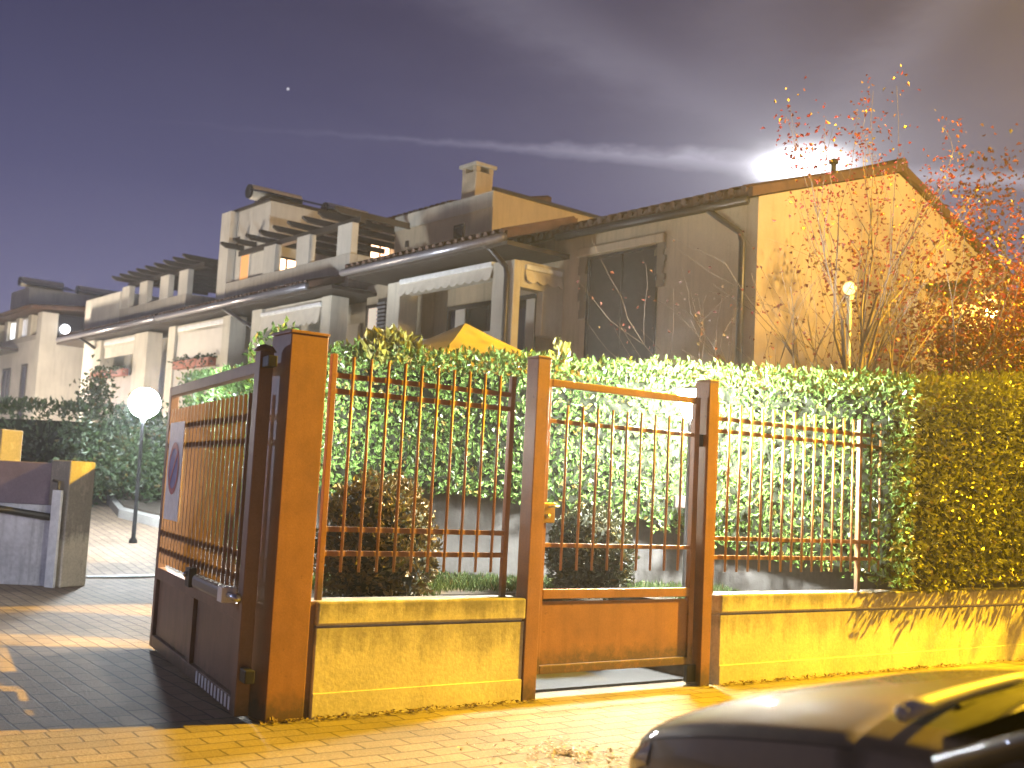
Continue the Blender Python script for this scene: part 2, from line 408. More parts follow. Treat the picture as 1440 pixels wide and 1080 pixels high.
MB().ball(LEAF(1.41, .10, .77), .02, 8).build('knob', 'steel', lk, smooth=True)
bx('hinge', 'dark_metal', g, LEAF, -.2, -.062, -.03, .03, 2.2, 2.27, bevel=.006)
bx('hinge', 'dark_metal', g, LEAF, -.2, -.062, -.03, .03, .25, .33, bevel=.006)
MB().lathe(LEAF(0, 0, 2.31), [(.001, .05), (.05, .035), (.075, 0), (.001, 0)], 12).build('cap', 'brown_d', g, smooth=True)
# stripes of light through the pickets, put on the bottom rail as white blocks
for i in range(11): bx('light_stripe', 'white', g, LEAF, .1 + i * .095, .145 + i * .095, .0345, .0375, .04, .12)

# parking prohibition sign on the leaf
sg = thing('no_parking_sign', LEAF(2.4, .05, 1.13), 'white no-parking sign plate with red and blue disc on the open gate', 'sign')
pl_ = bx('plate', 'white', sg, LEAF, 2.10, 2.68, .046, .054, 1.12, 1.93, bevel=.004)
def disc(r0, r1, off, name, mat, par, c=(2.39, 1.545), n=36):
    d = MB(); vs = []
    for k in range(n):
        t_ = 2 * math.pi * k / n
        for r in (r0, r1): vs.append(LEAF(c[0] + r * math.cos(t_), off, c[1] + r * math.sin(t_)))
    d.add(vs, [(2 * k, 2 * k + 1, (2 * k + 3) % (2 * n), (2 * k + 2) % (2 * n)) for k in range(n)])
    return d.build(name, mat, par)
M['signred'] = plain('sign_red', (.42, .13, .14), .4); M['signblue'] = plain('sign_blue', (.20, .20, .40), .4)
dk = disc(.001, .20, .0565, 'blue_disc', 'signblue', pl_); disc(.165, .215, .058, 'red_ring', 'signred', pl_)
MB().prism([LEAF(2.39 + a, .0575, 1.545 + c) for a, c in ((-.14, .115), (-.115, .14), (.14, -.115), (.115, -.14))],
           [LEAF(2.39 + a, .0595, 1.545 + c) for a, c in ((-.14, .115), (-.115, .14), (.14, -.115), (.115, -.14))]).build('red_bar', 'signred', pl_)
M['ink'] = plain('grey_ink', (.22, .24, .32), .5)

# ------------------------------------------------------------------ hedges and bushes
def wob(p, k=1.): return mnoise.noise(V(p) * 1.7 * k) * .6 + mnoise.noise(V(p) * 4.1 * k) * .4
def hedge(name, F, a0, a1, b0, b1, zlo, zhi, mat, label, L=.085, dens=330, faces='ftlr', amp=.07, deep=.30, up=.6, group=None, wratio=.52):
    """box hedge grown as separate leaves; zlo / zhi are functions of a; front is the b0 side"""
    base = F((a0 + a1) / 2, (b0 + b1) / 2, zlo((a0 + a1) / 2))
    root = thing(name, base, label, 'hedge', group)
    h = MB(); rn = random.Random(len(label) * 31 + int(a1 * 7))
    ax, bx_ = (F(1, 0, 0) - F(0, 0, 0)).normalized(), (F(0, 1, 0) - F(0, 0, 0)).normalized()
    def put(p, nrm):
        j = wob(p) * amp
        dp = -abs(rn.gauss(0, deep * .45)) if rn.random() < .75 else rn.uniform(0, .035)
        p = p + nrm * (j + dp)
        d = V((rn.gauss(0, .55), rn.gauss(0, .55), rn.gauss(up * .35, .5))) + nrm * rn.uniform(.1, .8) + V((0, 0, up * .5))
        n2 = nrm + V((rn.gauss(0, .38), rn.gauss(0, .38), rn.gauss(.25, .4)))
        k = rn.uniform(.65, 1.25)
        h.leaf(p, d, n2, L * k, L * wratio * k)
    la = (F(a1, 0, 0) - F(a0, 0, 0)).length; lb = (F(0, b1, 0) - F(0, b0, 0)).length
    zh = zhi((a0 + a1) / 2) - zlo((a0 + a1) / 2)
    if 'f' in faces:
        for i in range(int(la * zh * dens)):
            a = rn.uniform(a0, a1); put(F(a, b0, rn.uniform(zlo(a), zhi(a))), -bx_)
    if 'k' in faces:
        for i in range(int(la * zh * dens * .5)):
            a = rn.uniform(a0, a1); put(F(a, b1, rn.uniform(zlo(a), zhi(a))), bx_)
    if 't' in faces:
        for i in range(int(la * lb * dens)):
            a = rn.uniform(a0, a1); put(F(a, rn.uniform(b0, b1), zhi(a)), V((0, 0, 1)))
        for i in range(int(la * 26)):                       # new shoots above the clipped top
            a = rn.uniform(a0, a1); p = F(a, rn.uniform(b0, b0 + .35), zhi(a) + .0)
            for q in range(rn.randint(1, 3)):
                h.leaf(p + V((rn.gauss(0, .02), rn.gauss(0, .02), q * .03)), V((rn.gauss(0, .4), rn.gauss(0, .4), 1)), V((rn.gauss(0, .5), -1, .2)), L * rn.uniform(.8, 1.25), L * .45)
    for ch, av, nn in (('l', a0, -ax), ('r', a1, ax)):
        if ch in faces:
            for i in range(int(lb * zh * dens)): put(F(av, rn.uniform(b0, b1), rn.uniform(zlo(av), zhi(av))), nn)
    h.build('foliage', mat, root, fix=False)
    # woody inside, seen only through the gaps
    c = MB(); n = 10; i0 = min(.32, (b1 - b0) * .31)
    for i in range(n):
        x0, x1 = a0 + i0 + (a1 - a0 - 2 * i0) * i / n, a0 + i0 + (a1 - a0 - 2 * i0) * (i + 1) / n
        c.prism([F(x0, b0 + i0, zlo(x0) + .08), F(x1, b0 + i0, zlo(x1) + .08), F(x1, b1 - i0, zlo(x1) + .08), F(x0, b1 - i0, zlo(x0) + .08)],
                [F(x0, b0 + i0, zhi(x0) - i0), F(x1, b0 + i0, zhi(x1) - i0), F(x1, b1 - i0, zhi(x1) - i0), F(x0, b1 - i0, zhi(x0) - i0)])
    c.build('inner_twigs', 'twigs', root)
    return root, h
def lerp(pts):
    def f(x):
        if x <= pts[0][0]: return pts[0][1]
        for (x0, y0), (x1, y1) in zip(pts, pts[1:]):
            if x <= x1: return y0 + (y1 - y0) * (x - x0) / (x1 - x0)
        return pts[-1][1]
    return f
HD = (V((3.85, 10.45, 0)) - V((-2.05, 11.35, 0))); HL = HD.length; HD.normalize()
HF = fr((-2.05, 11.35, 0), HD, V((-HD.y, HD.x, 0)))
hedge('laurel_hedge', HF, 0, HL, 0, .55, lerp([(0, 1.36), (1.5, 1.43), (2.6, 1.36), (4.0, 1.1), (4.7, .97), (HL, .74)]), lerp([(0, 2.82), (.4, 2.88), (HL, 2.76)]),
      'hedge', 'clipped laurel hedge lit green and white by the lantern behind the pickets', L=.066, dens=1200, faces='ftl', amp=.07)
hedge('laurel_hedge', FEN, 6.02, 11.5, -.10, 1.2, lerp([(6, .80), (6.6, .74), (7.6, .80), (11.5, .8)]), lerp([(6, 2.74), (8.3, 3.0), (11.5, 3.2)]),
      'hedge_o', 'olive hedge block overhanging the long low wall behind the dark car', L=.072, dens=950, faces='ftl', amp=.11, up=-.1)
dv = V((-7.2, 24.0, 0)) - V((-4.1, 17.0, 0)); dl = dv.length; dn = dv.normalized()
DRV = fr((-4.1, 17.0, 0), dn, V((dn.y, -dn.x, 0)))
hedge('laurel_hedge', DRV, 0, dl, 0, 1.2, lerp([(0, .1), (dl, .9)]), lerp([(0, 3.15), (dl, 3.6)]),
      'hedge', 'green hedge along the drive behind the open gate leaf', L=.11, dens=190, faces='ftl', amp=.14)
hedge('laurel_hedge', WLD, -13.5, -8.1, 23.9, 25.6, lerp([(-14, 1.0), (-7, 1.0)]), lerp([(-13.5, 2.75), (-10.6, 2.85), (-9, 2.85), (-8.1, 2.75)]),
      'hedge_d', 'dark rounded hedge under the pale house at the end of the drive', L=.14, dens=110, faces='ftr', amp=.3)
# shrub sprouting above the laurel hedge
def bush(name, c, rx, ry, rz, mat, label, n, L, cat='bush', up=.2, hemi=-.6, core=.86):
    c = V(c); root = thing(name, c - V((0, 0, rz * -hemi)), label, cat); h = MB(); rn = random.Random(n)
    for i in range(n):
        while True:
            d = V((rn.gauss(0, 1), rn.gauss(0, 1), rn.gauss(0, 1))).normalized()
            if d.z > hemi: break
        k = 1 + wob(d * 1.4 + c) * .16 + wob(d * 4 + c) * .05 - abs(rn.gauss(0, .11)) + (.06 if rn.random() < .06 else 0)
        p = c + V((d.x * rx * k, d.y * ry * k, d.z * rz * k))
        if p.z < c.z + rz * hemi: continue
        ld = d * .5 + V((rn.gauss(0, .6), rn.gauss(0, .6), rn.gauss(up, .6))); kk = rn.uniform(.6, 1.3)
        h.leaf(p, ld, d + V((rn.gauss(0, .5), rn.gauss(0, .5), rn.gauss(0, .5))), L * kk, L * .55 * kk)
    h.build('foliage', mat, root, fix=False)
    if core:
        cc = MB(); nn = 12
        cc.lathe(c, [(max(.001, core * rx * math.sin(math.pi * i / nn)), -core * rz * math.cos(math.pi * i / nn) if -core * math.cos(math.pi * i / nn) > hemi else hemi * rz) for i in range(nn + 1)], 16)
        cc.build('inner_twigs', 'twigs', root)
    return root
bush('round_bush', (-.99, 8.72, 1.02), .47, .47, .55, 'bush', 'brown-topped round clipped bush behind the short wall and railing', 3600, .058, hemi=-.72)
bush('round_bush', (.76, 9.72, .98), .385, .385, .43, 'bush_g', 'dark green round clipped bush seen through the pedestrian gate', 2900, .05, hemi=-.82)
bush('shrub', (-1.32, 11.5, 2.80), .36, .3, .26, 'hedge_o', 'leafy shrub rising above the hedge beside the canvas gazebo', 420, .12, 'shrub', .9, -.3, 0)
bush('shrub', (-2.45, 11.5, 2.6), .34, .34, .5, 'hedge', 'bright shrub sprig beside the hinge of the open gate', 420, .085, 'shrub', .5, -.9, 0)
bush('shrub', (.47, 10.95, 2.86), .06, .05, .16, 'hedge_o', 'single pale shoot sticking up from the laurel hedge', 26, .10, 'shoot', 1.2, -.3, 0)

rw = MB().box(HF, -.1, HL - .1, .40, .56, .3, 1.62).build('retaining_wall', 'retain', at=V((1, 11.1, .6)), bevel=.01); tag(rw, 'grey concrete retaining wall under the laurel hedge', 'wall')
o = MB().box(WLD, 1.62, 1.74, 10.62, 10.76, 1.42, 1.54).build('junction_box', 'darkwood', at=V((1.7, 10.7, 1.42)), bevel=.01); tag(o, 'small dark brown box in the hedge beside the gate hinge post', 'box')

# ------------------------------------------------------------------ lamps in the picture, and some added out of view
WARMW = (1., .86, .68); COOLW = (.86, .94, 1.)
def lantern(x, y, z, z0, mat, label):
    l = thing('garden_lantern', (x, y, z0), label, 'lantern'); c = V((x, y, z))
    MB().lathe(c, [(.001, -.17), (.06, -.17), (.085, -.12), (.125, .03), (.13, .08), (.001, .08)], 20).build('globe', mat, l, smooth=True)
    MB().lathe(c, [(.11, .084), (.10, .095), (.05, .115), (.001, .125)], 20).build('cap', 'dark_metal', l, smooth=True)
    MB().lathe((x, y, z0), [(.06, 0), (.06, .04), (.03, .07), (.026, z - z0 - .23), (.055, z - z0 - .175), (.001, z - z0 - .173)], 12).build('pole', 'dark_metal', l, smooth=True)
M['glow_gate'] = emit('lantern_glow', (1., 1., .90), 3600)
M['glow_hid'] = emit('lantern_glow_b', (1., 1., .90), 520)
lantern(1.62, 9.85, 2.40, .62, 'glow_gate', 'lit white lantern on a pole between the pedestrian gate and the hedge')
lantern(-2.13, 10.5, 2.15, 0, 'glow_hid', 'white lantern behind the wide brown gate pillar')
def globe_lamp(pos, zbase, r, strength, col, label, polem='dark_metal'):
    x, y, z = pos; t = thing('garden_lamp', (x, y, zbase), label, 'lamp')
    gm = emit('globe_glow', col, strength)
    MB().ball((x, y, z), r, 14).build('globe', gm, t, smooth=True)
    MB().lathe((x, y, zbase), [(.07, 0), (.07, .05), (.035, .09), (.03, z - zbase - r - .1), (.06, z - zbase - r - .02), (.001, z - zbase - r - .015)], 12).build('pole', polem, t, smooth=True)
    return t
globe_lamp((-6.15, 18.5, 2.66), zg(18.5), .25, 700, COOLW, 'bright white globe lamp beside the drive left of the open gate')
globe_lamp((-17.4, 35.5, 3.1), 1.1, .2, 1500, WARMW, 'white globe lamp before the pale house at the end of the drive')
globe_lamp((4.37, 14.29, 4.38), .62, .085, 1.7, (1., .74, .30), 'yellow globe lamp on a pole before the ochre gable wall', 'white')
# the other gate pillar and lamps left of the view
op = thing('gate_pillar', FEN(-6.3, 0, 0), 'brown pillar on the far side of the drive entrance', 'pillar')
bx('shaft', 'brown', op, FEN, -6.45, -6.2, 0, .31, -.05, 2.44, bevel=.006)
globe_lamp((-13.2, 27.0, 3.25), 1.1, .2, 1000, WARMW, 'added white globe lamp out of view, brightening the house fronts')  # extra lamp added out of view to brighten the left house fronts
M['glow_left'] = emit('lantern_glow_cool', (.60, .70, 1.), 430)
lantern(-7.6, 9.2, 2.35, 0, 'glow_left', 'cool white lantern on a pole at the side of the drive')

def street_lamp(pos, target, power, cone, blend, col, label, rad=.25):
    x, y, z = pos
    t = thing('street_lamp', (x, y, 0), label, 'street lamp')
    MB().tube([(x + .5, y + .35, -.1), (x + .5, y + .35, z - .6), (x + .35, y + .25, z + .1), (x, y, z + .22)], [.09, .06, .05, .04], 10).build('pole', 'steel', t, smooth=True)
    MB().lathe((x, y, z), [(.001, .3), (.12, .26), (.26, .12), (.27, .10), (.001, .10)], 14).build('lamp_head', 'dark_metal', t, smooth=True)
    li = bpy.data.lights.new('sodium_light', 'SPOT'); li.energy = power; li.color = col; li.spot_size = cone; li.spot_blend = blend; li.shadow_soft_size = rad
    lo = bpy.data.objects.new('lamp_light', li); COL.objects.link(lo); lo.parent = t
    lo.location = (0, 0, z); d = V(target) - V(pos); lo.rotation_euler = d.to_track_quat('-Z', 'Y').to_euler()
    return t
SOD = (1., .59, .014)
street_lamp((15.2, 13.4, 12.0), (-3, 3.2, 0), 106000, R(75), .3, SOD, 'sodium street lamp along the pavement past the hedge', .12)
street_lamp((12.0, 8.5, 7.0), (6.3, 18.2, 4.2), 13500, R(62), .8, (1., .62, .17), 'added sodium spot lamp out of view, aimed at the gable alone', .5)  # added spot, its cone and place shaped to light only the gable

# ------------------------------------------------------------------ left side: low wall, pillars, strip, planter
wl = V((-5.62, 14.2, 0)); wd = (V((-5.62, 14.2, 0)) - V((-5.98, 13.37, 0))); wd = V((1, .03, 0)).normalized()
LWF = fr(wl, -wd, V((-wd.y, wd.x, 0)))
w = thing('drive_wall', wl, 'stained concrete wall with sloping pipe at the edge of the drive', 'wall')
bx('wall_face', 'grey_conc', w, LWF, .02, 9, .0, .3, 0, 1.02, bevel=.01)
bx('upper_panel', surf('violet_render', (.17, .13, .16), .9, .2, 2, 40, .2), w, LWF, .02, 9, .04, .26, 1.02, 1.56, bevel=.01)
MB().tube([LWF(.03, -.05, .86), LWF(4, -.05, 1.3)], .045, 10).build('sloping_pipe', 'dark_metal', w, smooth=True)
p = thing('drive_pillar', (-5.45, 14.25, 0), 'square concrete pillar lit orange at the end of the drive wall', 'pillar')
pe = V((.42, .9, 0)).normalized(); PF = fr((-5.55, 14.08, 0), pe, V((-pe.y, pe.x, 0)))
bx('shaft', 'coping', p, PF, 0, .42, 0, .34, 0, 1.6, bevel=.02)
o = MB().box(PF, -.09, -.05, .03, .18, 0, 1.22).build('gate_stop', 'steel', at=V((-5.6, 14.0, 0)), bevel=.004); tag(o, 'shiny galvanised steel upright beside the orange pillar', 'upright')
o.data.materials[0] = M['white']
MB().tube([PF(-.07, .1, 1.22), PF(-.07, .1, 1.32), PF(-.07, .2, 1.34)], .02, 8).build('latch', 'dark_metal', o)
p = thing('wall_pillar', (-7.2, 16.1, 0), 'shorter pale pillar top rising behind the drive wall', 'pillar')
PF2 = fr((-7.32, 15.95, 0), pe, V((-pe.y, pe.x, 0)))
bx('shaft', 'coping', p, PF2, 0, .38, 0, .34, 0, 2.02, bevel=.02)
bx('wall_stub', M['glass'] if False else 'brown_d', p, PF2, .05, .3, .341, 3., 0, 1.95, bevel=.01)
o = MB().prism([V((-5.85, 15.4, .004)), V((-4.9, 16.0, .02)), V((-4.95, 16.12, .034)), V((-5.9, 15.52, .004))], [V((-5.85, 15.4, .02)), V((-4.9, 16.0, .042)), V((-4.95, 16.12, .05)), V((-5.9, 15.52, .02))]).build('drain_channel', 'steel', at=V((-5.4, 15.7, .02))); tag(o, 'narrow pale drain strip across the drive', 'drain')
pl2 = [(-7.3, 21.0), (-8.1, 22.6), (-9.1, 25.3), (-9.0, 27), (-6.5, 27), (-5.2, 22.5), (-5.3, 19.3)]
pt = thing('planting_bed', (-7, 23, zg(23)), 'raised planting bed with dark kerb under the small tree', 'planter')
MB().prism([V((x, y, zg(y) - .1)) for x, y in pl2], [V((x, y, zg(y) + .16)) for x, y in pl2]).build('kerb_edge', 'kerb', pt)
def shrink(pts, k):
    cx = sum(p[0] for p in pts) / len(pts); cy = sum(p[1] for p in pts) / len(pts)
    return [(cx + (x - cx) * k, cy + (y - cy) * k) for x, y in pts]
MB().prism([V((x, y, zg(y) + .1)) for x, y in shrink(pl2, .9)], [V((x, y, zg(y) + .2)) for x, y in shrink(pl2, .9)]).build('soil', 'soil', pt)
w = MB().box(WLD, -10.6, -8.95, 26.2, 26.5, .9, 1.52).build('low_wall', 'stucco', at=V((-9.7, 26.3, 1.1)), bevel=.01); tag(w, 'short pale wall at the top of the drive', 'wall')

# ------------------------------------------------------------------ trees
def tree(name, base, label, spec, cat='tree'):
    """spec: stems, height, spread, levels, leaf material, leaf count per tip, leaf size, bark"""
    root = thing(name, base, label, cat)
    rn = random.Random(spec['seed']); wood = MB(); lv = MB(); B = V(base)
    tips = []
    def grow(p, d, length, r, lev):
        n = 4 if lev else 5; pts, rs = [p], [r]
        for i in range(n):
            d = (d + V((rn.gauss(0, .13), rn.gauss(0, .13), rn.gauss(.05, .1)))).normalized()
            p = p + d * length / n; pts.append(p); rs.append(r * (1 - .55 * (i + 1) / n))
            if lev >= spec['leaf_from']: tips.append((p, d, lev))
            if lev < spec['levels'] and i >= 1:
                for q in range(rn.choice(spec.get('fork', (1, 1, 2)))):
                    a = V((rn.gauss(0, 1), rn.gauss(0, 1), rn.gauss(.2, .5))).normalized()
                    nd = (d * .75 + a * spec.get('splay', .75)).normalized()
                    grow(p, nd, length * rn.uniform(.45, .7), rs[-1] * .6, lev + 1)
        wood.tube(pts, rs, 7 if lev < 2 else 5, cap=False)
    for (dx, dy, dz, ln_, r) in spec['stems']:
        grow(B + V((dx * .05, dy * .05, 0)), V((dx, dy, dz)).normalized(), ln_, r, 0)
    for p, d, lev in tips:
        for q in range(spec['per_tip']):
            if rn.random() > spec.get('keep', lambda p: 1)(p): continue
            o = V((rn.gauss(0, 1), rn.gauss(0, 1), rn.gauss(0, 1))) * spec['clump']
            ld = V((rn.gauss(0, 1), rn.gauss(0, 1), rn.gauss(-.3, .8)))
            k = rn.uniform(.6, 1.3)
            lv.leaf(p + o, ld, V((rn.gauss(0, 1), rn.gauss(0, 1), rn.gauss(0, 1))), spec['leaf'] * k, spec['leaf'] * .62 * k, .3)
    wood.build('trunk', spec['bark'], root, smooth=True); lv.build('crown', spec['mat'], root, fix=False)
    return root
T1 = V((4.12, 12.9, .62))
tree('red_leaf_tree', T1, 'tall sparse tree with bare stems and few red leaves before the gable', dict(
    seed=11, levels=2, leaf_from=2, per_tip=11, clump=.11, leaf=.052, mat='red', bark='bark_p', splay=.26, fork=(1, 1, 2),
    stems=[(.10, 0, 1, 3.1, .05), (.19, .1, 1, 3.5, .045), (0.07, .1, 1, 2.8, .04), (.25, -.1, 1, 2.9, .036), (.15, .2, 1, 3.35, .04)],
    keep=lambda p: max(.10, min(1., (p.z - 4.3) / 1.0))))
tree('bare_shrub', T1 + V((-.12, -.25, 0)), 'arching dark shrub with almost bare twigs left of the yellow globe lamp', dict(
    seed=5, levels=2, leaf_from=1, per_tip=2, clump=.05, leaf=.05, mat='red_d', bark='bark', splay=.55, fork=(1, 1, 2),
    stems=[(-.55, 0, 1, 2.5, .028), (-.8, .1, 1, 2.6, .026), (-.3, -.1, 1, 2.7, .028), (-1.0, 0, .95, 2.5, .024), (-.2, .1, 1, 2.7, .03), (.15, 0, 1, 2.6, .03)],
    keep=lambda p: .35), 'shrub')
tree('dark_red_shrub', (5.6, 14.1, .62), 'dense dark red shrub before the gable doors', dict(
    seed=8, levels=2, leaf_from=1, per_tip=14, clump=.18, leaf=.07, mat='red_d', bark='bark', splay=.8, fork=(1, 2, 2),
    stems=[(-.45, 0, 1, 2.2, .04), (.1, 0, 1, 2.7, .045), (.5, .1, 1, 2.9, .04), (-.15, -.3, 1, 2.4, .04), (.8, 0, .9, 2.4, .035)],
    keep=lambda p: .8), 'shrub')
tree('crimson_tree', (7.5, 15.2, .62), 'leafy crimson tree at the picture edge behind the olive hedge', dict(
    seed=21, levels=2, leaf_from=1, per_tip=34, clump=.24, leaf=.085, mat='red', bark='bark', splay=.8, fork=(1, 2, 2),
    stems=[(-.12, 0, 1, 3.1, .06), (.1, .1, 1, 3.4, .07), (.4, 0, 1, 3.1, .05), (-.3, -.1, 1, 2.4, .05), (-.05, -.3, 1, 2.7, .05)],
    keep=lambda p: .75))
tree('small_tree', (-7.42, 22.2, .85), 'small dark round tree in the planting bed by the drive', dict(
    seed=4, levels=2, leaf_from=1, per_tip=14, clump=.22, leaf=.11, mat='hedge_d', bark='bark', splay=.95, fork=(2, 2, 3),
    stems=[(0, 0, 1, 1.0, .05), (.5, 0, .9, 1.05, .035), (-.5, .1, .9, 1.05, .035), (.1, .5, .9, 1.0, .03), (.1, -.5, .9, 1.0, .03)]))
tree('conifer_sprig', (-9.7, 25.2, 2.5), 'pointed conifer tip rising from the dark hedge before the pale house', dict(
    seed=2, levels=1, leaf_from=0, per_tip=26, clump=.14, leaf=.12, mat='hedge_d', bark='bark', splay=.35, fork=(1,),
    stems=[(0, 0, 1, .85, .03)]), 'conifer')

# ------------------------------------------------------------------ gazebo
gz = thing('gazebo', (-.66, 14.2, .62), 'beige canvas gazebo roof rising behind the laurel hedge', 'gazebo')
ge = V((.80, .60, 0)); gf_ = V((-.60, .80, 0)); c0 = V((-.65, 14.3, 0)); hw = 1.6
cor = [c0 + ge * (sx * hw) + gf_ * (sy * hw) for sx, sy in ((-1, -1), (1, -1), (1, 1), (-1, 1))]
cn = MB(); apex = c0 + V((0, 0, 3.66)); seg = 6; vs = [apex]
fs = []
for k in range(4):
    a, b_ = cor[k], cor[(k + 1) % 4]
    grid = []
    for i in range(1, seg + 1):
        q = i / seg; row = []
        for j in range(seg + 1):
            e = a.lerp(b_, j / seg); z = 3.66 - (3.66 - 2.90) * q + .10 * math.sin(math.pi * q) * -1 + .03 * math.sin(math.pi * j / seg) * q
            row.append(len(vs)); vs.append(V((c0.x + (e.x - c0.x) * q, c0.y + (e.y - c0.y) * q, z)))
        grid.append(row)
    for j in range(seg): fs.append((0, grid[0][j], grid[0][j + 1]))
    for i in range(seg - 1):
        for j in range(seg): fs.append((grid[i][j], grid[i + 1][j], grid[i + 1][j + 1], grid[i][j + 1]))
    low = []
    for j in range(seg + 1):
        v_ = vs[grid[-1][j]]; low.append(len(vs)); vs.append(v_ - V((0, 0, .22)))
    for j in range(seg): fs.append((grid[-1][j], low[j], low[j + 1], grid[-1][j + 1]))
cn.add(vs, fs); cn.build('canopy', 'canvas', gz)
for q in cor: MB().tube([V((q.x, q.y, .62)) , V((q.x, q.y, 2.92))], .025, 8).build('pole', 'dark_metal', gz, smooth=True)

# ------------------------------------------------------------------ houses
def window(par, F3, u0, u1, w, z0, z1, out, pane='glass', frame='darkwood', name='window', fw=.06, mull=True):
    """F3(a, off, z): a along the wall, off outward"""
    f = MB()
    f.box(F3, u0, u1, w, w + out, z0, z0 + fw); f.box(F3, u0, u1, w, w + out, z1 - fw, z1)
    f.box(F3, u0, u0 + fw, w, w + out, z0 + fw, z1 - fw); f.box(F3, u1 - fw, u1, w, w + out, z0 + fw, z1 - fw)
    if mull: um = (u0 + u1) / 2; f.box(F3, um - fw * .4, um + fw * .4, w, w + out * .9, z0 + fw, z1 - fw)
    fo = f.build(name, frame, par)
    MB().box(F3, u0 + fw * .5, u1 - fw * .5, w, w + out * .4, z0 + fw * .5, z1 - fw * .5).build('pane', pane, fo)
    return fo
FRONT = lambda plane: (lambda a, o, z: HOU(a, plane - o, z))     # facade planes: outward is -w
SIDE = lambda plane: (lambda a, o, z: HOU(plane - o, a, z))      # gable side planes: a runs along w, outward is -u
def valance(par, F3, u0, u1, w, z0, z1):
    """roller awning with a scalloped front edge"""
    n = max(8, int((u1 - u0) / .06)); v = []; 
    for i in range(n + 1):
        u = u0 + (u1 - u0) * i / n; zz = z0 - .05 * abs(math.sin(i * math.pi / 4))
        v += [F3(u, w + .10, z1), F3(u, w + .16, zz), F3(u, w + .13, zz), F3(u, w + .07, z1)]
    m = MB(); fs = []
    for i in range(n):
        for k in range(4): fs.append((4 * i + k, 4 * i + (k + 1) % 4, 4 * i + 4 + (k + 1) % 4, 4 * i + 4 + k))
    m.add(v, fs); a = m.build('awning', 'awning', par)
    bx('awning_cassette', 'white', a, F3, u0, u1, w + .02, w + .14, z1 + .003, z1 + .10, bevel=.02)
    return a
def downpipe(par, pts, mat='gutter'): return MB().tube(pts, .05, 10).build('downpipe', mat, par, smooth=True)
def roof_slab(par, u0, u1, w0, w1, z0, slope, th=.14, name='roof'):
    m = MB(); n = max(2, int((u1 - u0) / .22))
    m.box(lambda a, w, z: HOU(a, w, z0 + (w - w0) * slope + z), u0, u1, w0, w1, 0, th)
    for i in range(n):                                            # rounded tile ends along the eave
        u = u0 + (i + .5) * (u1 - u0) / n
        m.tube([HOU(u, w0 - .04, z0 + th + .0 - .02), HOU(u, w1, z0 + (w1 - w0) * slope + th - .0)], .06, 6)
    return m.build(name, 'tile', par)
EZ = 6.02; SL = .325
def loggia(par, u0, u1, kind, plane=-1.2, c0=.5, c1=.55, sill=4.35, dep=.45):
    """open balcony between two square columns"""
    F = FRONT(plane)
    bx('column', 'stucco', par, HOU, u0, u0 + c0, plane, plane + dep, 0, 5.57, bevel=.012)
    bx('column', 'stucco', par, HOU, u1 - c1, u1, plane, plane + .45, 0, 5.57, bevel=.012)
    a, b_ = u0 + c0 + .003, u1 - c1 - .003
    bx('balcony_wall', 'parapet', par, HOU, a, b_, plane + .06, plane + .2, 0, sill, bevel=.01)
    bx('header_beam', 'stucco', par, HOU, a, b_, plane + .08, plane + .3, 5.32, 5.57)
    return a, b_
# --- house with the gable (end of the row)
h1 = thing('terraced_house', HOU(4, 3, 0), 'ochre end house with tiled gable roof and dark tall shuttered opening', 'house', 'houses of the terrace')
prof = [(0, 0), (7.9, 0), (7.9, 6.2), (3.95, 7.47), (0, 6.2)]
MB().prism([HOU(0, w, z) for w, z in prof], [HOU(10.09, w, z) for w, z in prof]).build('wall', 'ochre', h1)
rf = MB()
for sgn in (0, 1):
    f = (lambda u, w, z: HOU(u, w, 6.2 + w * .3215 + z)) if not sgn else (lambda u, w, z: HOU(u, 7.9 - w, 6.2 + w * .3215 + z))
    rf.box(f, -.10, 10.5, -.28, 3.95, .02, .17)
    n = 44
    for i in range(n):
        u = -.08 + (i + .5) * 10.5 / n
        rf.tube([f(u, -.33, .16), f(u, 3.95, .16)], .06, 6)
rf.tube([HOU(-.12, 3.95, 7.62), HOU(10.5, 3.95, 7.62)], .11, 8)
roof1 = rf.build('roof', 'tile', h1)
MB().lathe(HOU(.9, 3.3, 7.3), [(.05, 0), (.05, .36), (.09, .37), (.09, .41), (.04, .46), (.001, .46)], 10).build('vent_pipe', 'darkwood', roof1)
MB().tube([HOU(-.05, -.34, 6.06), HOU(4.2, -.34, 6.1)], .07, 8).build('gutter', 'gutter', h1, smooth=True)
downpipe(h1, [HOU(.75, -.34, 6.06), HOU(.62, -.3, 5.95), HOU(.28, -.08, 5.66), HOU(.24, -.07, 5.5), HOU(.24, -.07, .5)])
F = FRONT(0)
window(h1, F, 2.02, 3.68, 0, 3.1, 5.72, .05, 'shutter', 'shutter', 'balcony_door', .05)
sw = bx('lintel', 'ochre', h1, F, 1.86, 3.96, .01, .09, 5.74, 5.90, bevel=.02)
for (u0, z0) in ((1.86, 5.0), (3.70, 4.62)):
    m = MB(); n = 7
    for i in range(n):                                            # drooping side pieces of the rolled awning
        za, zb = 5.74 - (5.74 - z0) * i / n, 5.74 - (5.74 - z0) * (i + 1) / n; k = .03 * math.sin(i * 2.1)
        m.box(F, u0 + k, u0 + .20 - .04 * (i / n) + k, .012, .05, zb, za)
    m.build('awning_drop', 'canvas', sw)
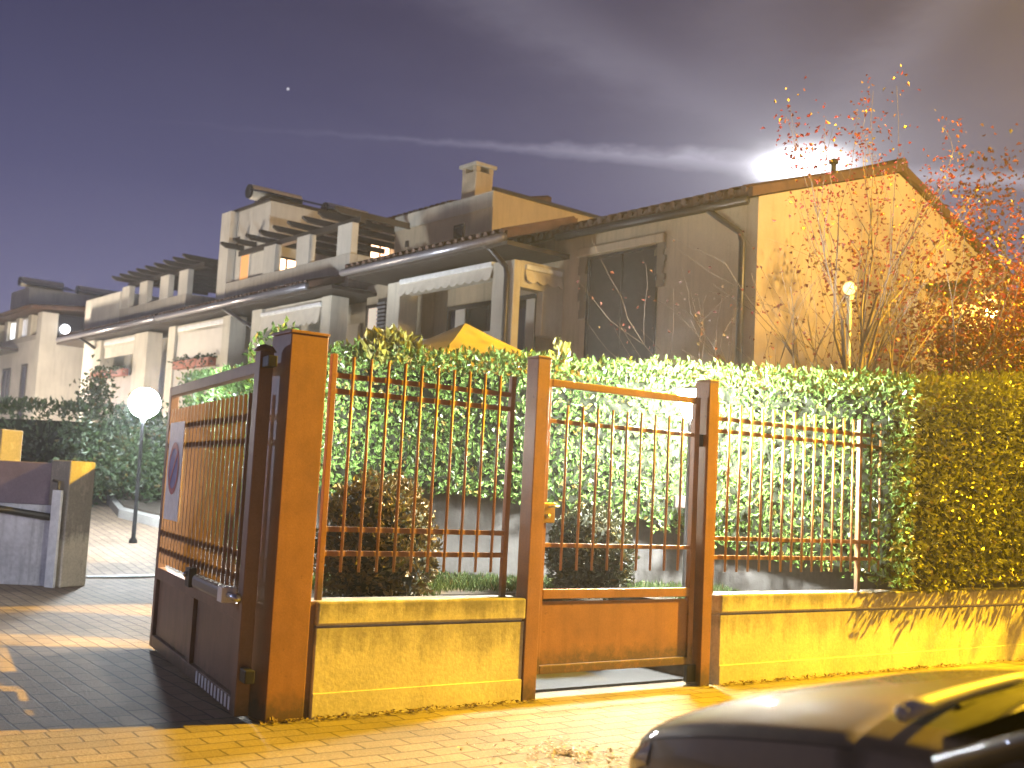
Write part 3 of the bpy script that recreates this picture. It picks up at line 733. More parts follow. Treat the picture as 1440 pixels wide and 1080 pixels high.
# projecting loggia bay with visible side face
a, b_ = loggia(h1, 4.33, 8.32, 'awn', c0=.60, c1=.45, dep=.16)
valance(h1, FRONT(-1.2), a, b_, -.1, 5.30, 5.50)
window(h1, FRONT(-.05), 5.0, 7.75, 0, 2.2, 5.2, .04, 'glass', 'shutter', 'balcony_door', .09)
bx('curtain', 'blind', h1, FRONT(-.1), 7.1, 7.42, 0, .02, 3.2, 5.1)
bx('curtain', 'blind', h1, FRONT(-.1), 4.98, 5.22, 0, .02, 3.8, 5.1)
S = SIDE(4.33)
bx('side_beam', 'stucco', h1, HOU, 4.335, 4.55, -1.037, -.003, 5.10, 5.58)
bx('side_parapet', 'parapet', h1, HOU, 4.335, 4.50, -1.037, -.003, 0, 3.75)
bx('side_jamb', 'stucco', h1, HOU, 4.335, 4.50, -.5, -.003, 4.3, 5.098)
valance(h1, S, -.95, -.08, -.09, 5.24, 5.42)
downpipe(h1, [HOU(4.9, -1.55, 5.9), HOU(4.75, -1.4, 5.75), HOU(4.50, -1.26, 5.45), HOU(4.46, -1.26, 5.3), HOU(4.46, -1.26, .5)])
roof_slab(h1, 4.15, 9.45, -1.55, .1, 5.86, .325)
MB().tube([HOU(4.15, -1.62, 5.86), HOU(9.45, -1.62, 5.86)], .075, 8).build('gutter', 'gutter_l', h1, smooth=True)
bx('soffit', 'darkwood', h1, HOU, 4.2, 9.4, -1.5, -.01, 5.76, 5.84)
# recess between the bays, with lit curtain window and louvred shutter
bx('recess_wall', 'parapet', h1, HOU, 8.325, 10.05, -.62, -.3, 0, 4.5)
bx('recess_wall', 'ochre', h1, HOU, 8.325, 10.50, -.30, -.003, 0, 5.9)
M['litcurtain'] = emit('lit_curtain', (1., .80, .60), .55, (.6, .55, .5))
window(h1, FRONT(-.30), 9.85, 10.45, 0, 4.45, 5.45, .05, 'litcurtain', 'darkwood', 'window', .07, False)
sh = bx('louvred_shutter', 'shutter', h1, HOU, 8.5, 9.70, -.52, -.48, 4.5, 5.5)
m = MB()
for i in range(11): m.box(HOU, 9.38, 9.68, -.56, -.521, 4.52 + i * .085, 4.555 + i * .085)
m.build('louvre', 'steel', sh)
# upper storey block and chimney
up = MB().box(HOU, 7.79, 11.5, 1.0, 7.3, 5.9, 7.90).build('upper_wall', 'ochre', h1)
bx('cornice', 'stucco', up, HOU, 7.785, 11.5, .975, 1.0, 7.55, 7.895)
bx('cornice', 'darkwood', up, HOU, 7.72, 7.8, .95, 7.4, 7.90, 7.97)
window(h1, FRONT(1.0), 8.75, 9.12, 0, 6.98, 7.33, .03, 'glass', 'darkwood', 'window', .05, False)
bx('wall_vent', 'darkwood', up, FRONT(1.0), 10.9, 11.02, .0, .025, 7.1, 7.25)
roof_slab(h1, 9.75, 14.0, 1.35, 4.4, 7.93, .25, name='upper_roof')
ch = bx('chimney', 'ochre', h1, HOU, 9.1, 9.62, 1.5, 2.0, 7.9, 8.72, bevel=.015)
bx('chimney_cap', 'stucco', ch, HOU, 9.04, 9.68, 1.44, 2.06, 8.84, 8.92, bevel=.01)
m = MB()
for du, dw in ((9.1, 1.5), (9.5, 1.5), (9.1, 1.88), (9.5, 1.88)): m.box(HOU, du, du + .12, dw, dw + .12, 8.721, 8.839)
m.build('chimney_stub', 'ochre', ch)
# gable openings
G = SIDE(0)
window(h1, G, 4.1, 4.75, 0, 4.0, 5.35, .05, 'blind', 'ochre', 'window', .07)
window(h1, G, 5.35, 6.2, 0, 3.0, 5.1, .06, surf('red_shutter', (.26, .10, .06), .6), 'darkwood', 'door', .09, False)
bx('porch_canopy', 'darkwood', h1, HOU, -.9, -.01, 4.9, 7.4, 5.50, 5.62)
pl3 = thing('porch_light', HOU(-.35, 6.7, 5.30), 'warm porch light glowing under the gable canopy', 'lamp')
MB().ball(HOU(-.35, 6.7, 5.33), .10, 10).build('globe', emit('porch_glow', (1., .62, .16), 160), pl3, smooth=True)
MB().tube([HOU(-.35, 6.7, 5.42), HOU(-.35, 6.7, 5.51)], .02, 8).build('stem', 'dark_metal', pl3)

# --- terrace houses further along the row
def terrace_unit(label, u0, u1, bays, tower, par0, par1, cols, beam, rafters, gut, upper):
    h = thing('terraced_house', HOU((u0 + u1) / 2, 3, 0), label, 'house', 'houses of the terrace')
    bx('wall', 'stucco', h, HOU, u0, u1, 0.0, 7.9, 0, 5.88)
    for bb in bays: bb(h)
    roof_slab(h, gut[0], gut[1], -1.5, -.45, 5.74, .30, name='eave_roof')
    MB().tube([HOU(gut[0], -1.57, 5.76), HOU(gut[1], -1.57, 5.76)], .075, 8).build('gutter', 'gutter_l', h, smooth=True)
    bx('soffit', 'darkwood', h, HOU, u0 + .01, u1 - .01, -1.45, -.01, 5.64, 5.72)
    bx('terrace_floor', 'parapet', h, HOU, par0, par1, -.62, 3.0, 5.885, 6.0)
    bx('parapet', 'parapet', h, HOU, par0, par1, -.62, -.42, 6.003, 6.66, bevel=.01)
    bx('parapet', 'parapet', h, HOU, par0, par0 + .2, -.417, 1.0, 6.003, 6.66, bevel=.01)
    for c in cols: bx('pergola_column', 'stucco_w', h, HOU, c, c + .62, -.60, -.42, 6.663, 7.38, bevel=.012)
    pg = bx('pergola_beam', 'darkwood', h, HOU, beam[0], beam[1], -.46, -.30, 7.382, 7.52)
    n = rafters
    for i in range(n):
        u = beam[0] + .15 + (beam[1] - beam[0] - .3) * i / (n - 1)
        MB().prism([HOU(u - .04, -1.05, 7.60), HOU(u - .04, -.9, 7.523), HOU(u - .04, 2.2, 7.523), HOU(u - .04, 2.2, 7.66), HOU(u - .04, -1.05, 7.66)],
                   [HOU(u + .04, -1.05, 7.60), HOU(u + .04, -.9, 7.523), HOU(u + .04, 2.2, 7.523), HOU(u + .04, 2.2, 7.66), HOU(u + .04, -1.05, 7.66)]).build('rafter', 'darkwood', pg)
    upper(h); return h
def heater(par, u, w0, w1, z):
    hs = MB().tube([HOU(u, w0, z + .30), HOU(u, w0 + .04, z + .30), HOU(u, w1 - .04, z + .30), HOU(u, w1, z + .30)], [.14, .2, .2, .14], 16).build('solar_water_tank', 'awning', par, smooth=True)
    for q in (.15, .85):
        w = w0 + (w1 - w0) * q
        MB().tube([HOU(u - .2, w, z), HOU(u, w, z + .15), HOU(u + .2, w, z)], .025, 6).build('tank_stand', 'dark_metal', hs)
    MB().prism([HOU(u - .2, w0 - .1, z + .28), HOU(u - .2, w1 + .1, z + .28), HOU(u - 1.2, w1 + .1, z + .02), HOU(u - 1.2, w0 - .1, z + .02)],
               [HOU(u - .2, w0 - .1, z + .33), HOU(u - .2, w1 + .1, z + .33), HOU(u - 1.2, w1 + .1, z + .07), HOU(u - 1.2, w0 - .1, z + .07)]).build('solar_panel', 'glass', hs)
    MB().tube([HOU(u, w0 - .004, z + .30), HOU(u, w0 - .05, z + .30)], .19, 14).build('tank_end', 'dark_metal', hs)
    return hs
def bayD(h):
    a, b_ = loggia(h, 10.52, 14.25, '', c0=.42, c1=.5)
    valance(h, FRONT(-1.2), a, b_, -.1, 5.02, 5.36)
    window(h, FRONT(-.02), a + .2, b_ - .4, 0, 3.2, 5.15, .04, 'glass', 'blind', 'balcony_door', .12)
    bx('curtain', 'blind', h, FRONT(-.07), a + .2, a + .75, 0, .02, 3.2, 5.1)
    downpipe(h, [HOU(15.3, -1.5, 5.7), HOU(15.0, -1.2, 5.45), HOU(14.75, -.95, 5.25), HOU(14.7, -.9, 5.1), HOU(14.7, -.9, .5)])
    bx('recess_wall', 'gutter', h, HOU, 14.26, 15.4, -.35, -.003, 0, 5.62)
def bayF(h):
    a, b_ = loggia(h, 15.42, 19.25, '', c0=.42, c1=.45)
    rb = bx('roller_blind', 'blind', h, HOU, a + .05, b_ - .05, -1.12, -1.09, 4.62, 5.40)
    bx('blind_box', 'white', rb, HOU, a + .03, b_ - .03, -1.16, -1.02, 5.402, 5.52, bevel=.02)
    bx('recess_wall', 'stucco', h, HOU, 19.26, 20.7, -.5, -.003, 0, 5.62)
def bayG(h):
    a, b_ = loggia(h, 20.72, 25.0, '', c0=1.0, c1=.55)
    rb = bx('roller_blind', 'awning', h, HOU, a + .05, b_ - .05, -1.10, -1.07, 5.0, 5.40)
    bx('blind_box', 'white', rb, HOU, a + .03, b_ - .03, -1.14, -1.0, 5.402, 5.52, bevel=.02)
    window(h, FRONT(-.02), a + .3, b_ - .3, 0, 3.2, 5.2, .04, 'blind', 'stucco_w', 'balcony_door', .1)
    bx('end_wall', 'stucco_w', h, HOU, 25.01, 26.0, -1.2, -.003, 0, 5.62)
    downpipe(h, [HOU(25.7, -1.5, 5.72), HOU(25.2, -1.35, 5.5), HOU(24.9, -1.25, 5.35)])
def upper2(h):
    tw = MB().box(HOU, 15.25, 17.65, -.40, 4.2, 6.003, 8.66).build('stair_tower', 'stucco_w', h)
    bx('parapet_end', 'stucco_w', h, HOU, 17.1, 17.65, -.62, -.403, 5.9, 8.655)
    M['warmdoor'] = emit('lit_door', (1., .42, .10), .75, (.5, .3, .15)); M['warmwin'] = emit('lit_window', (1., .60, .36), 7, (.6, .5, .4))
    window(h, FRONT(-.40), 16.15, 16.75, 0, 6.0, 7.45, .04, 'warmdoor', 'stucco_w', 'door', .05, False)
    bx('wall_vent', 'darkwood', tw, FRONT(-.40), 16.9, 17.05, 0, .025, 7.75, 7.95)
    window(h, SIDE(15.25), -.22, .50, 0, 6.4, 7.26, .06, 'warmwin', 'shutter', 'window', .06)
    window(h, SIDE(15.25), 2.62, 3.35, 0, 7.15, 8.15, .06, 'warmwin', 'shutter', 'window', .06)
    bx('tower_eave', 'darkwood', tw, HOU, 15.2, 17.7, -.45, 4.3, 8.663, 8.74)
    heater(h, 16.2, -.55, .95, 8.74); heater(h, 16.2, 1.75, 3.1, 8.74)
    bx('terrace_wall', 'stucco', h, HOU, 11.51, 15.24, 3.3, 4.2, 6.003, 8.3)
h2 = terrace_unit('middle terrace house with lit tower windows under a dark roof pergola', 10.10, 19.26, [bayD, bayF], None, 10.83, 17.09, (10.85, 12.75, 14.45), (10.75, 16.8), 9, (11.0, 19.26), upper2)
def upper3(h):
    bx('upper_wall', 'stucco_w', h, HOU, 24.75, 27.9, -.62, 2.0, 5.885, 7.26)
    bx('rear_wall', 'stucco', h, HOU, 19.65, 24.7, 2.2, 6, 6.003, 7.35)
h3 = terrace_unit('pale terrace house with empty roof pergola beside the wider house gap', 19.27, 28.0, [bayG], None, 19.63, 24.74, (19.65, 21.0, 22.6, 24.05), (18.9, 24.6), 9, (19.4, 27.5), upper3)
def flower_box(u0, u1, z, label):
    fb = thing('flower_box', HOU((u0 + u1) / 2, -1.35, z), label, 'flower box', 'flower boxes on the balcony walls')
    n = 3
    for i in range(n):
        a, b_ = u0 + (u1 - u0) * i / n + .02, u0 + (u1 - u0) * (i + 1) / n - .02
        bx('planter', 'terracotta', fb, HOU, a, b_, -1.43, -1.21, z, z + .22, bevel=.02)
    lv = MB(); rn = random.Random(int(u0))
    for i in range(240):
        lv.leaf(HOU(rn.uniform(u0, u1), rn.uniform(-1.48, -1.2), z + rn.uniform(.02, .3)), V((rn.gauss(0, 1), rn.gauss(0, 1), rn.gauss(0, .8))), V((0, -1, .5)), .1, .06)
    lv.build('plants', 'hedge_d', fb, fix=False, kind='stuff')
flower_box(16.0, 18.3, 4.30, 'row of terracotta flower boxes under the drawn cream blind')
flower_box(21.9, 24.6, 4.32, 'dark planted flower box beside the pale end wall of the row')
# --- far house at the end of the drive
hf_ = thing('pale_house', HOU(35, 3, 0), 'bright cream house with glazed upper corner at the end of the drive', 'house')
bx('wall', 'stucco_w', hf_, HOU, 33, 46, -.5, 8, 0, 6.35)
bx('corner_pier', 'stucco_w', hf_, HOU, 33.0, 33.55, -.5, .1, 6.353, 7.38)
bx('back_wall', 'stucco', hf_, HOU, 33.4, 46, 1.8, 7, 6.353, 7.38)
bx('glazing', 'glass', hf_, HOU, 33.1, 33.14, .1, 1.8, 6.353, 7.38)
bx('parapet_band', 'parapet', hf_, HOU, 33.56, 46, -.5, -.2, 6.353, 6.55)
for i in range(5): bx('pier', 'stucco', hf_, HOU, 34.3 + i * 1.55, 34.75 + i * 1.55, -.5, -.1, 6.553, 7.38)
roof_slab(hf_, 32.7, 46.5, -1.0, 4.5, 7.40, .10, name='roof')
M['litwhite'] = emit('lit_white_window', (.92, .97, 1.), 2.2)
M['dimwhite'] = emit('dim_white_window', (.85, .88, 1.), .5)
window(hf_, FRONT(-.35), 34.8, 35.82, 0, 6.56, 7.35, .05, 'dimwhite', 'stucco_w', 'window', .06)
window(hf_, FRONT(-.35), 36.35, 37.4, 0, 6.56, 7.35, .05, 'litwhite', 'stucco_w', 'window', .06)
wl_ = thing('corner_light', HOU(33.05, .5, 6.8), 'round white light in the glazed upper corner of the cream house', 'lamp')
MB().ball(HOU(32.98, .38, 6.82), .17, 10).build('globe', emit('corner_glow', (.95, .98, 1.), 14), wl_, smooth=True)
MB().tube([HOU(33.09, .38, 6.82), HOU(32.98, .38, 6.82)], .03, 8).build('bracket', 'dark_metal', wl_)
aw = bx('awning', 'gutter', hf_, FRONT(-.5), 35.6, 39, .01, .7, 6.0, 6.14)
window(hf_, FRONT(-.5), 36.3, 37.4, 0, 3.6, 5.4, .04, 'glass', 'shutter', 'window', .08)
window(hf_, FRONT(-.5), 34.2, 34.9, 0, 3.0, 5.45, .04, 'glass', 'shutter', 'door', .08, False)
bx('roof_tower', 'stucco_w', hf_, HOU, 35.6, 38.05, -.3, 4, 7.5, 8.66)
heater(hf_, 36.6, -.4, 1.3, 8.67); heater(hf_, 36.6, 1.9, 3.6, 8.67)

# ------------------------------------------------------------------ car
ca = V((-.578, .816, 0)); cb = V((-.816, -.578, 0))                # forward, car's left
NOSE = V((.45, 3.5, 0)) + ca * .18 - cb * .72
NOSE.z = -.13
CAR = lambda x, y, z: NOSE - ca * x + cb * y + V((0, 0, z))       # x back from the nose, y to the left
car = thing('parked_car', CAR(2, 0, 0), 'dark glossy hatchback parked nose towards the low wall, wipers on windscreen', 'car')
M['carpaint'] = plain('car_paint', (.19, .155, .10), .55, .3, .8, .3); M['rubber'] = plain('rubber', (.015, .015, .015), .8)
M['lens'] = plain('headlight_lens', (.34, .35, .37), .1, .35, 1.); M['amber'] = emit('amber_lens', (.8, .9, .1), .35, (.5, .45, .05))
def cr(p, t):
    n = len(p); i = max(0, min(n - 2, int(t))); f = t - i
    p0, p1, p2, p3 = p[max(0, i - 1)], p[i], p[i + 1], p[min(n - 1, i + 2)]
    return tuple(.5 * (2 * b_ + (c - a) * f + (2 * a - 5 * b_ + 4 * c - d) * f * f + (3 * b_ - a - 3 * c + d) * f ** 3) for a, b_, c, d in zip(p0, p1, p2, p3))
# stations: x, half width, shoulder height, centre height
ST0 = [(0, .52, .60, .63), (.06, .64, .70, .735), (.2, .75, .79, .83), (.45, .815, .86, .935), (.75, .845, .915, 1.01), (1.05, .86, .955, 1.055), (1.35, .865, .965, 1.06),
      (1.9, .87, .98, 1.02), (2.6, .87, .99, 1.02), (3.3, .86, 1.0, 1.02), (3.8, .83, .98, 1.0), (3.98, .76, .9, .93), (4.02, .7, .6, .62)]
ST = [(x, w_, a + .14, b_ + .14) for x, w_, a, b_ in ST0]
NP = 24
def section(st):
    x, hw_, zs, zc = st
    return [(0, .20), (hw_ * .75, .20), (hw_ * .95, .27), (hw_, .45), (hw_ * .995, (.45 + zs) / 2 + .03), (hw_ * .97, zs - .075), (hw_ * .90, zs - .005), (hw_ * .58, (zs + zc) / 2 + .018), (0, zc)]
TS = sorted([8 * i / NP for i in range(NP + 1)] + [5.28, 5.34])
XS = sorted([12 * i / 60 for i in range(61)] + [1.72, 1.80, 5.0])
GRID = []
for xi in XS:
    st = cr(ST, xi); sec = section(st)
    GRID.append([(st[0],) + cr(sec, t) for t in TS])
def patch(sel, mirror=True):
    m = MB(); idx = {}
    def vid(i, j, s):
        k = (i, j, s if j < len(TS) - 1 or True else 1)
        if k not in idx:
            x, y, z = GRID[i][j]; idx[k] = len(m.v); m.v.append(CAR(x, y * s, z))
        return idx[k]
    for i in range(len(XS) - 1):
        for j in range(len(TS) - 1):
            if sel(XS[i], XS[i + 1], TS[j], TS[j + 1]):
                for s in (1, -1): m.f.append((vid(i, j, s), vid(i + 1, j, s), vid(i + 1, j + 1, s), vid(i, j + 1, s)))
    return m
isgap = lambda x0, x1, t0, t1: (1.719 < x0 < 5.0 - .01 and 5.27 < t0 and t1 < 5.345) or (1.71 < x0 and x1 < 1.805 and t0 > 5.27)
ishood = lambda x0, x1, t0, t1: x0 >= 1.79 and x1 <= 5.001 and t0 >= 5.33
iscowl = lambda x0, x1, t0, t1: x0 >= 4.999 and x1 <= 6.01 and t0 >= 6.2
wheels = [(.78, .87), (3.25, .87)]
def inarch(x0, x1, t0, t1):
    a, b_ = cr(ST, x0)[0], cr(ST, x1)[0]; sec = section(cr(ST, x0)); z = cr(sec, (t0 + t1) / 2)[1]
    return any(((a + b_) / 2 - wx) ** 2 + (z - .31) ** 2 < .345 ** 2 for wx, _ in wheels) and 1.2 < t0 < 5
body = patch(lambda *a: not isgap(*a) and not ishood(*a) and not iscowl(*a) and not inarch(*a)).build('body', 'carpaint', car, smooth=True)
patch(lambda *a: ishood(*a)).build('bonnet', 'carpaint', car, smooth=True)
patch(lambda *a: isgap(*a) and not ishood(*a)).build('shut_line', 'rubber', car, smooth=True)
patch(lambda *a: iscowl(*a)).build('cowl', 'rubber', car, smooth=True)
MB().box(CAR, .12, 3.9, -.74, .74, .24, .62).build('chassis', 'rubber', car)
# greenhouse
def bow(x0, x1, z0, z1, y0, y1, n=10):
    m = MB(); vs = []
    for i in range(n + 1):
        q = -1 + 2 * i / n; bend = .13 * q * q
        vs += [CAR(x0 + bend, y0 * q, z0 - .03 * q * q), CAR(x1 + bend * .7, y1 * q, z1 - .035 * q * q)]
    m.add(vs, [(2 * i, 2 * i + 2, 2 * i + 3, 2 * i + 1) for i in range(n)]); return m
bow(1.10, 1.95, 1.14, 1.58, .74, .58).build('windscreen', 'glass', car, smooth=True)
bow(3.85, 3.45, 1.12, 1.54, -.70, -.58).build('rear_window', 'glass', car, smooth=True)
rfm = MB(); vs = []
for i in range(9):
    x = 1.93 + (3.5 - 1.93) * i / 8
    for j in range(9):
        q = -1 + j / 4; vs.append(CAR(x + .09 * q * q * (1 if i < 4 else -1 if i > 6 else 0), .60 * q, 1.58 + .05 * math.sin(math.pi * i / 8) - .04 * q * q))
rfm.add(vs, [(9 * i + j, 9 * i + j + 1, 9 * i + j + 10, 9 * i + j + 9) for i in range(8) for j in range(8)]); rfm.build('roof', 'carpaint', car, smooth=True)
for s in (1, -1):
    MB().add([CAR(1.42, .78 * s, 1.11), CAR(3.7, .76 * s, 1.14), CAR(3.35, .60 * s, 1.53), CAR(2.1, .60 * s, 1.55)], [(0, 1, 2, 3)]).build('side_window', 'glass', car)
    MB().tube([CAR(1.30, .85 * s, 1.07), CAR(1.68, .76 * s, 1.25), CAR(2.15, .61 * s, 1.54)], [.03, .026, .026], 8).build('windscreen_pillar', 'carpaint', car, smooth=True)
    MB().tube([CAR(3.75, .76 * s, 1.12), CAR(3.45, .61 * s, 1.54)], [.06, .045], 8).build('rear_pillar', 'carpaint', car, smooth=True)
    # headlight set into the corner
    hl = MB(); vs = []
    for i in range(9):
        for j in range(7):
            u, v_ = i / 8, j / 6
            xi = .55 + 1.75 * u; tt = 4.35 + .85 * v_ * (1 - .25 * u) + .25 * u
            st = cr(ST, xi); y, z = cr(section(st), tt); k = .012 * math.sin(math.pi * u) * math.sin(math.pi * v_) + .004
            vs.append(CAR(st[0] - k * .5, (y + k) * s, z + k * .4))
    hl.add(vs, [(7 * i + j, 7 * i + j + 1, 7 * i + j + 8, 7 * i + j + 7) for i in range(8) for j in range(6)])
    hl.build('headlight', 'lens', car, smooth=True)
    mr = MB(); mr.tube([CAR(1.76, .86 * s, 1.06), CAR(1.76, .94 * s, 1.08)], .03, 8); mr.build('mirror_arm', 'rubber', car)
    mm = MB().box(CAR, 1.68, 1.80, .90 * s, 1.05 * s, 1.03, 1.15).build('wing_mirror', 'carpaint', car, bevel=.04)
    MB().box(CAR, 1.803, 1.808, .92 * s, 1.03 * s, 1.05, 1.135).build('mirror_glass', 'steel', mm)
    st = cr(ST, 4.1); y, z = cr(section(st), 4.6)
    MB().ball(CAR(st[0], (y + .0) * s, z), .022, 8, .6).build('side_repeater', 'amber', car, smooth=True)
for wx, wy in wheels:
    for s in (1, -1):
        wm = MB(); prof_ = [(.19, -.1), (.29, -.1), (.31, -.07), (.31, .07), (.29, .1), (.19, .1)]
        n = 28; vs = []
        for r_, o_ in prof_:
            for k in range(n):
                t_ = 2 * math.pi * k / n; vs.append(CAR(wx + r_ * math.cos(t_), (wy - .09 + o_) * s, .31 + r_ * math.sin(t_)))
        wm.add(vs, [(i * n + k, i * n + (k + 1) % n, (i + 1) * n + (k + 1) % n, (i + 1) * n + k) for i in range(5) for k in range(n)])
        wo = wm.build('wheel', 'rubber', car, smooth=True)
        rm = MB()
        for k in range(5):
            t_ = 2 * math.pi * k / 5
            rm.tube([CAR(wx, (wy - .0) * s, .31), CAR(wx + .19 * math.cos(t_), (wy - .01) * s, .31 + .19 * math.sin(t_))], .03, 6)
        rm.build('rim', 'steel', wo)
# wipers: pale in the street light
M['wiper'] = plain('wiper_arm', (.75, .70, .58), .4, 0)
def wiper(y0, y1, label=None):
    pts = []
    for i in range(7):
        q = i / 6; y = y0 + (y1 - y0) * q; yy = y / .74
        pts.append(CAR(1.10 + .045 * yy * yy + .05 * q, y, 1.185 - .03 * yy * yy + .03 * q))
    o = MB().tube(pts, [.023, .022, .020, .018, .016, .014, .010], 8).build('wiper', 'wiper', car, smooth=True)
    MB().tube([p + V((0, 0, -.018)) - ca * .03 for p in pts[2:]], .009, 6).build('wiper_blade', 'rubber', o)
    MB().ball(pts[0], .021, 8).build('wiper_pivot', 'wiper', o, smooth=True)
wiper(.77, .20); wiper(.30, -.36)

# ------------------------------------------------------------------ haze volume added to stand in for lens glare around the lamps
hz = MB().box(WLD, -150, 150, -70, 190, -1.2, 14.5).build('haze', None, kind='stuff', at=V((0, 60, 0)))
hm = bpy.data.materials.new('haze'); hm.use_nodes = True; ht = hm.node_tree; ht.nodes.clear()
ho = ht.nodes.new('ShaderNodeOutputMaterial'); hv = ht.nodes.new('ShaderNodeVolumePrincipled')
hv.inputs['Color'].default_value = (.9, .92, 1., 1); hv.inputs['Density'].default_value = .0015; hv.inputs['Anisotropy'].default_value = .5
ht.links.new(hv.outputs[0], ho.inputs['Volume']); hz.data.materials.append(hm)
tag(hz, 'thin haze added for a glare around the lamps', 'haze', kind='stuff')

# ------------------------------------------------------------------ sky, moon, camera
w = bpy.data.worlds.new('World'); scene.world = w; w.use_nodes = True
t = w.node_tree; t.nodes.clear()
out = t.nodes.new('ShaderNodeOutputWorld'); bg = t.nodes.new('ShaderNodeBackground'); t.links.new(bg.outputs[0], out.inputs[0])
tc = t.nodes.new('ShaderNodeTexCoord'); D = tc.outputs['Generated']
sp = t.nodes.new('ShaderNodeSeparateXYZ'); t.links.new(D, sp.inputs[0])
base = ramp(t, sp.outputs[2], [(0., (.20, .185, .30)), (.12, (.145, .143, .28)), (.25, (.070, .073, .178)), (.40, (.032, .035, .100)), (.8, (.016, .017, .055))]).outputs[0]
MOON = V((.241, .926, .290)).normalized()
def dotn(vec):
    n = N(t, 'ShaderNodeVectorMath', operation='DOT_PRODUCT'); t.links.new(D, n.inputs[0]); n.inputs[1].default_value = vec; return n.outputs['Value']
def mathn(op, a, b_=None, c=None, clamp=False):
    n = N(t, 'ShaderNodeMath', operation=op); n.use_clamp = clamp
    for i, v_ in enumerate((a, b_, c)):
        if v_ is None: continue
        if isinstance(v_, (int, float)): n.inputs[i].default_value = v_
        else: t.links.new(v_, n.inputs[i])
    return n.outputs[0]
md = dotn(MOON)
# thin cloud, brighter towards the moon that lights it
mp = t.nodes.new('ShaderNodeMapping'); t.links.new(D, mp.inputs[0]); mp.inputs['Scale'].default_value = (2.2, 2.2, 5.5); mp.inputs['Rotation'].default_value = (.25, .55, .3)
cl = noise(t, mp.outputs[0], 1.7, 7, .58)
cloud = mathn('MULTIPLY', mathn('SUBTRACT', cl, .42, clamp=True), 2.6)
near = mathn('POWER', mathn('MAXIMUM', md, 0.), 9.)
haze = mathn('MULTIPLY', cloud, mathn('MULTIPLY_ADD', near, .05, .003))
col = mix(t, 1., base, mix(t, haze, (0, 0, 0), (.62, .60, .72)), 'ADD')
# condensation trail: a narrow band across the sky through the moon
e1 = V((.0, .0, 1.)); side = MOON.cross(V((0, 0, 1))).normalized()
trail_dir = (side * 1. + V((0, 0, 1)) * -.075 * -1).normalized()
TN = MOON.cross((side + V((0, 0, -.10))).normalized()).normalized()
off = dotn(TN)
lat = dotn(side)                                    # 0 at the moon, negative to its left
nz = noise(t, mp.outputs[0], 9., 6, .65)
woff = mathn('ADD', off, mathn('MULTIPLY', mathn('SUBTRACT', nz, .5), .018))
wid = mathn('MAXIMUM', mathn('MULTIPLY_ADD', mathn('ABSOLUTE', lat), -.034, .0150), .0035)
band = mathn('SUBTRACT', 1., mathn('DIVIDE', mathn('ABSOLUTE', woff), wid), clamp=True)
fade = mathn('POWER', mathn('MAXIMUM', md, 0.), 26.)
trail = mathn('MULTIPLY', mathn('MULTIPLY', band, fade), mathn('MULTIPLY_ADD', nz, .9, .0))
col = mix(t, 1., col, mix(t, trail, (0, 0, 0), (.55, .53, .60)), 'ADD')
# the moon behind bright cloud
ang = mathn('ARCCOSINE', mathn('MINIMUM', md, 1.))
dz = mathn('SUBTRACT', sp.outputs[2], MOON.z)
ell = mathn('SQRT', mathn('ADD', mathn('POWER', mathn('MULTIPLY', lat, .46), 2.), mathn('POWER', dz, 2.)))
rough = mathn('ADD', ell, mathn('MULTIPLY', mathn('SUBTRACT', nz, .5), .010))
disc_ = mathn('MULTIPLY', mathn('EXPONENT', mathn('MULTIPLY', mathn('POWER', mathn('DIVIDE', mathn('MAXIMUM', rough, 0.), .0125), 2.), -1.)), 6.)
halo = mathn('MULTIPLY', mathn('EXPONENT', mathn('DIVIDE', ell, -.034)), .55)
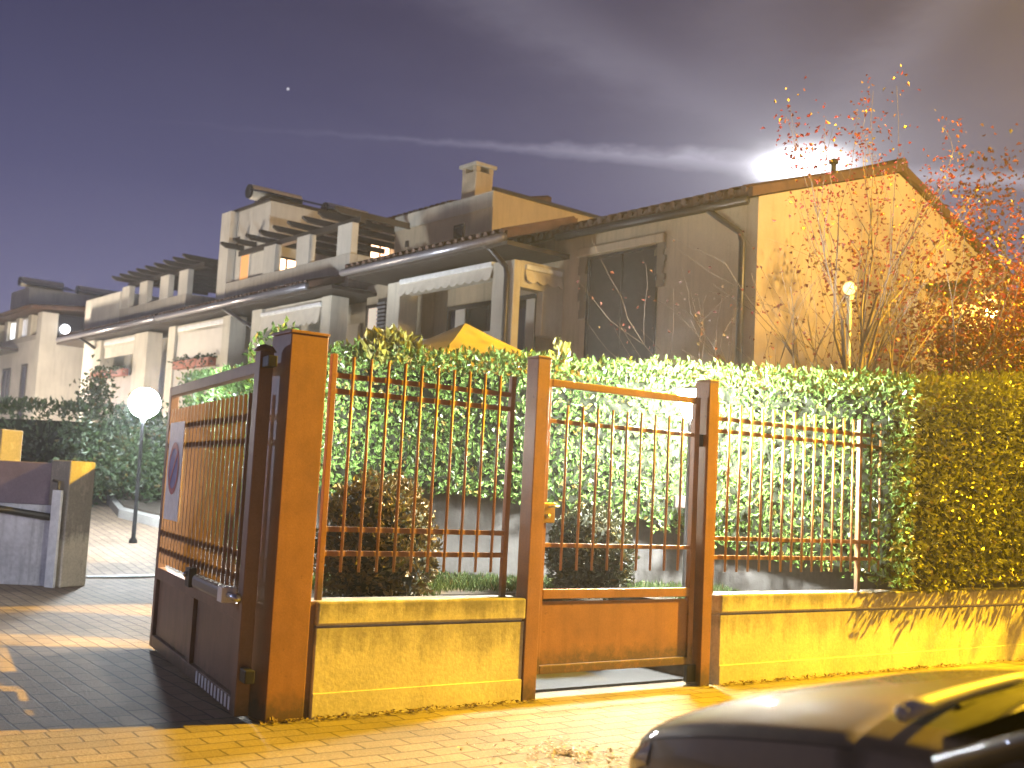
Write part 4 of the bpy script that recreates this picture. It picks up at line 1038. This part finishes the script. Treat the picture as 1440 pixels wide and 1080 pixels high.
# two long streaks of high cloud fanning out from the moon
for vec, wd_, amt in ((side * -1. + V((0, 0, .62)), .03, .085), (side * .75 + V((0, 0, 1.)), .026, .085), (side * -.35 + V((0, 0, 1.)), .05, .03)):
    n_ = MOON.cross(vec.normalized()).normalized()
    o_ = mathn('ADD', dotn(n_), mathn('MULTIPLY', mathn('SUBTRACT', cl, .5), .09))
    g_ = mathn('EXPONENT', mathn('MULTIPLY', mathn('POWER', mathn('ABSOLUTE', mathn('DIVIDE', o_, wd_)), 2.), -1.))
    up_ = mathn('MULTIPLY', dz, 12., clamp=True)
    g_ = mathn('MULTIPLY', mathn('MULTIPLY', g_, up_), mathn('MULTIPLY', mathn('MULTIPLY', near, cl), amt * 2.))
    col = mix(t, 1., col, mix(t, g_, (0, 0, 0), (.92, .88, 1.)), 'ADD')
col = mix(t, 1., col, mix(t, 1., mathn('ADD', disc_, halo), (.98, .98, 1.), 'MULTIPLY'), 'ADD')
STAR = V((-.2054, .9199, .3341)).normalized()
st_ = mathn('MULTIPLY', mathn('GREATER_THAN', dotn(STAR), .9999995), .8)
col = mix(t, 1., col, mix(t, st_, (0, 0, 0), (1., 1., 1.)), 'ADD')
t.links.new(col, bg.inputs[0]); bg.inputs[1].default_value = 1.

sl = bpy.data.lights.new('moonlight', 'SUN'); sl.energy = .06; sl.angle = R(.5); sl.color = (.8, .87, 1.)
so = bpy.data.objects.new('moonlight', sl); COL.objects.link(so); so.rotation_euler = (-MOON).to_track_quat('-Z', 'Y').to_euler(); so.location = MOON * 60

cam = bpy.data.cameras.new('camera'); co = bpy.data.objects.new('camera', cam); COL.objects.link(co); scene.camera = co
cam.sensor_width = 36; cam.lens = 36 * 1550 / 1440; cam.dof.use_dof = True; cam.dof.focus_distance = 8.8; cam.dof.aperture_fstop = 2.0; cam.clip_end = 2000; cam.clip_start = .05
p_, r_ = R(5.55), R(2.94)
fw = V((0, math.cos(p_), math.sin(p_))); up0 = V((0, -math.sin(p_), math.cos(p_))); rt0 = V((1, 0, 0))
rt = rt0 * math.cos(r_) + up0 * math.sin(r_); upv = -rt0 * math.sin(r_) + up0 * math.cos(r_)
co.matrix_world = Matrix(((rt.x, upv.x, -fw.x, 0), (rt.y, upv.y, -fw.y, 0), (rt.z, upv.z, -fw.z, 1.5), (0, 0, 0, 1)))
vs_ = scene.view_settings; vs_.view_transform = 'Standard'; vs_.look = 'None'; vs_.exposure = 0; vs_.gamma = 1
cy = scene.cycles; cy.use_denoising = True; cy.sample_clamp_indirect = 4; cy.max_bounces = 6; cy.use_light_tree = True
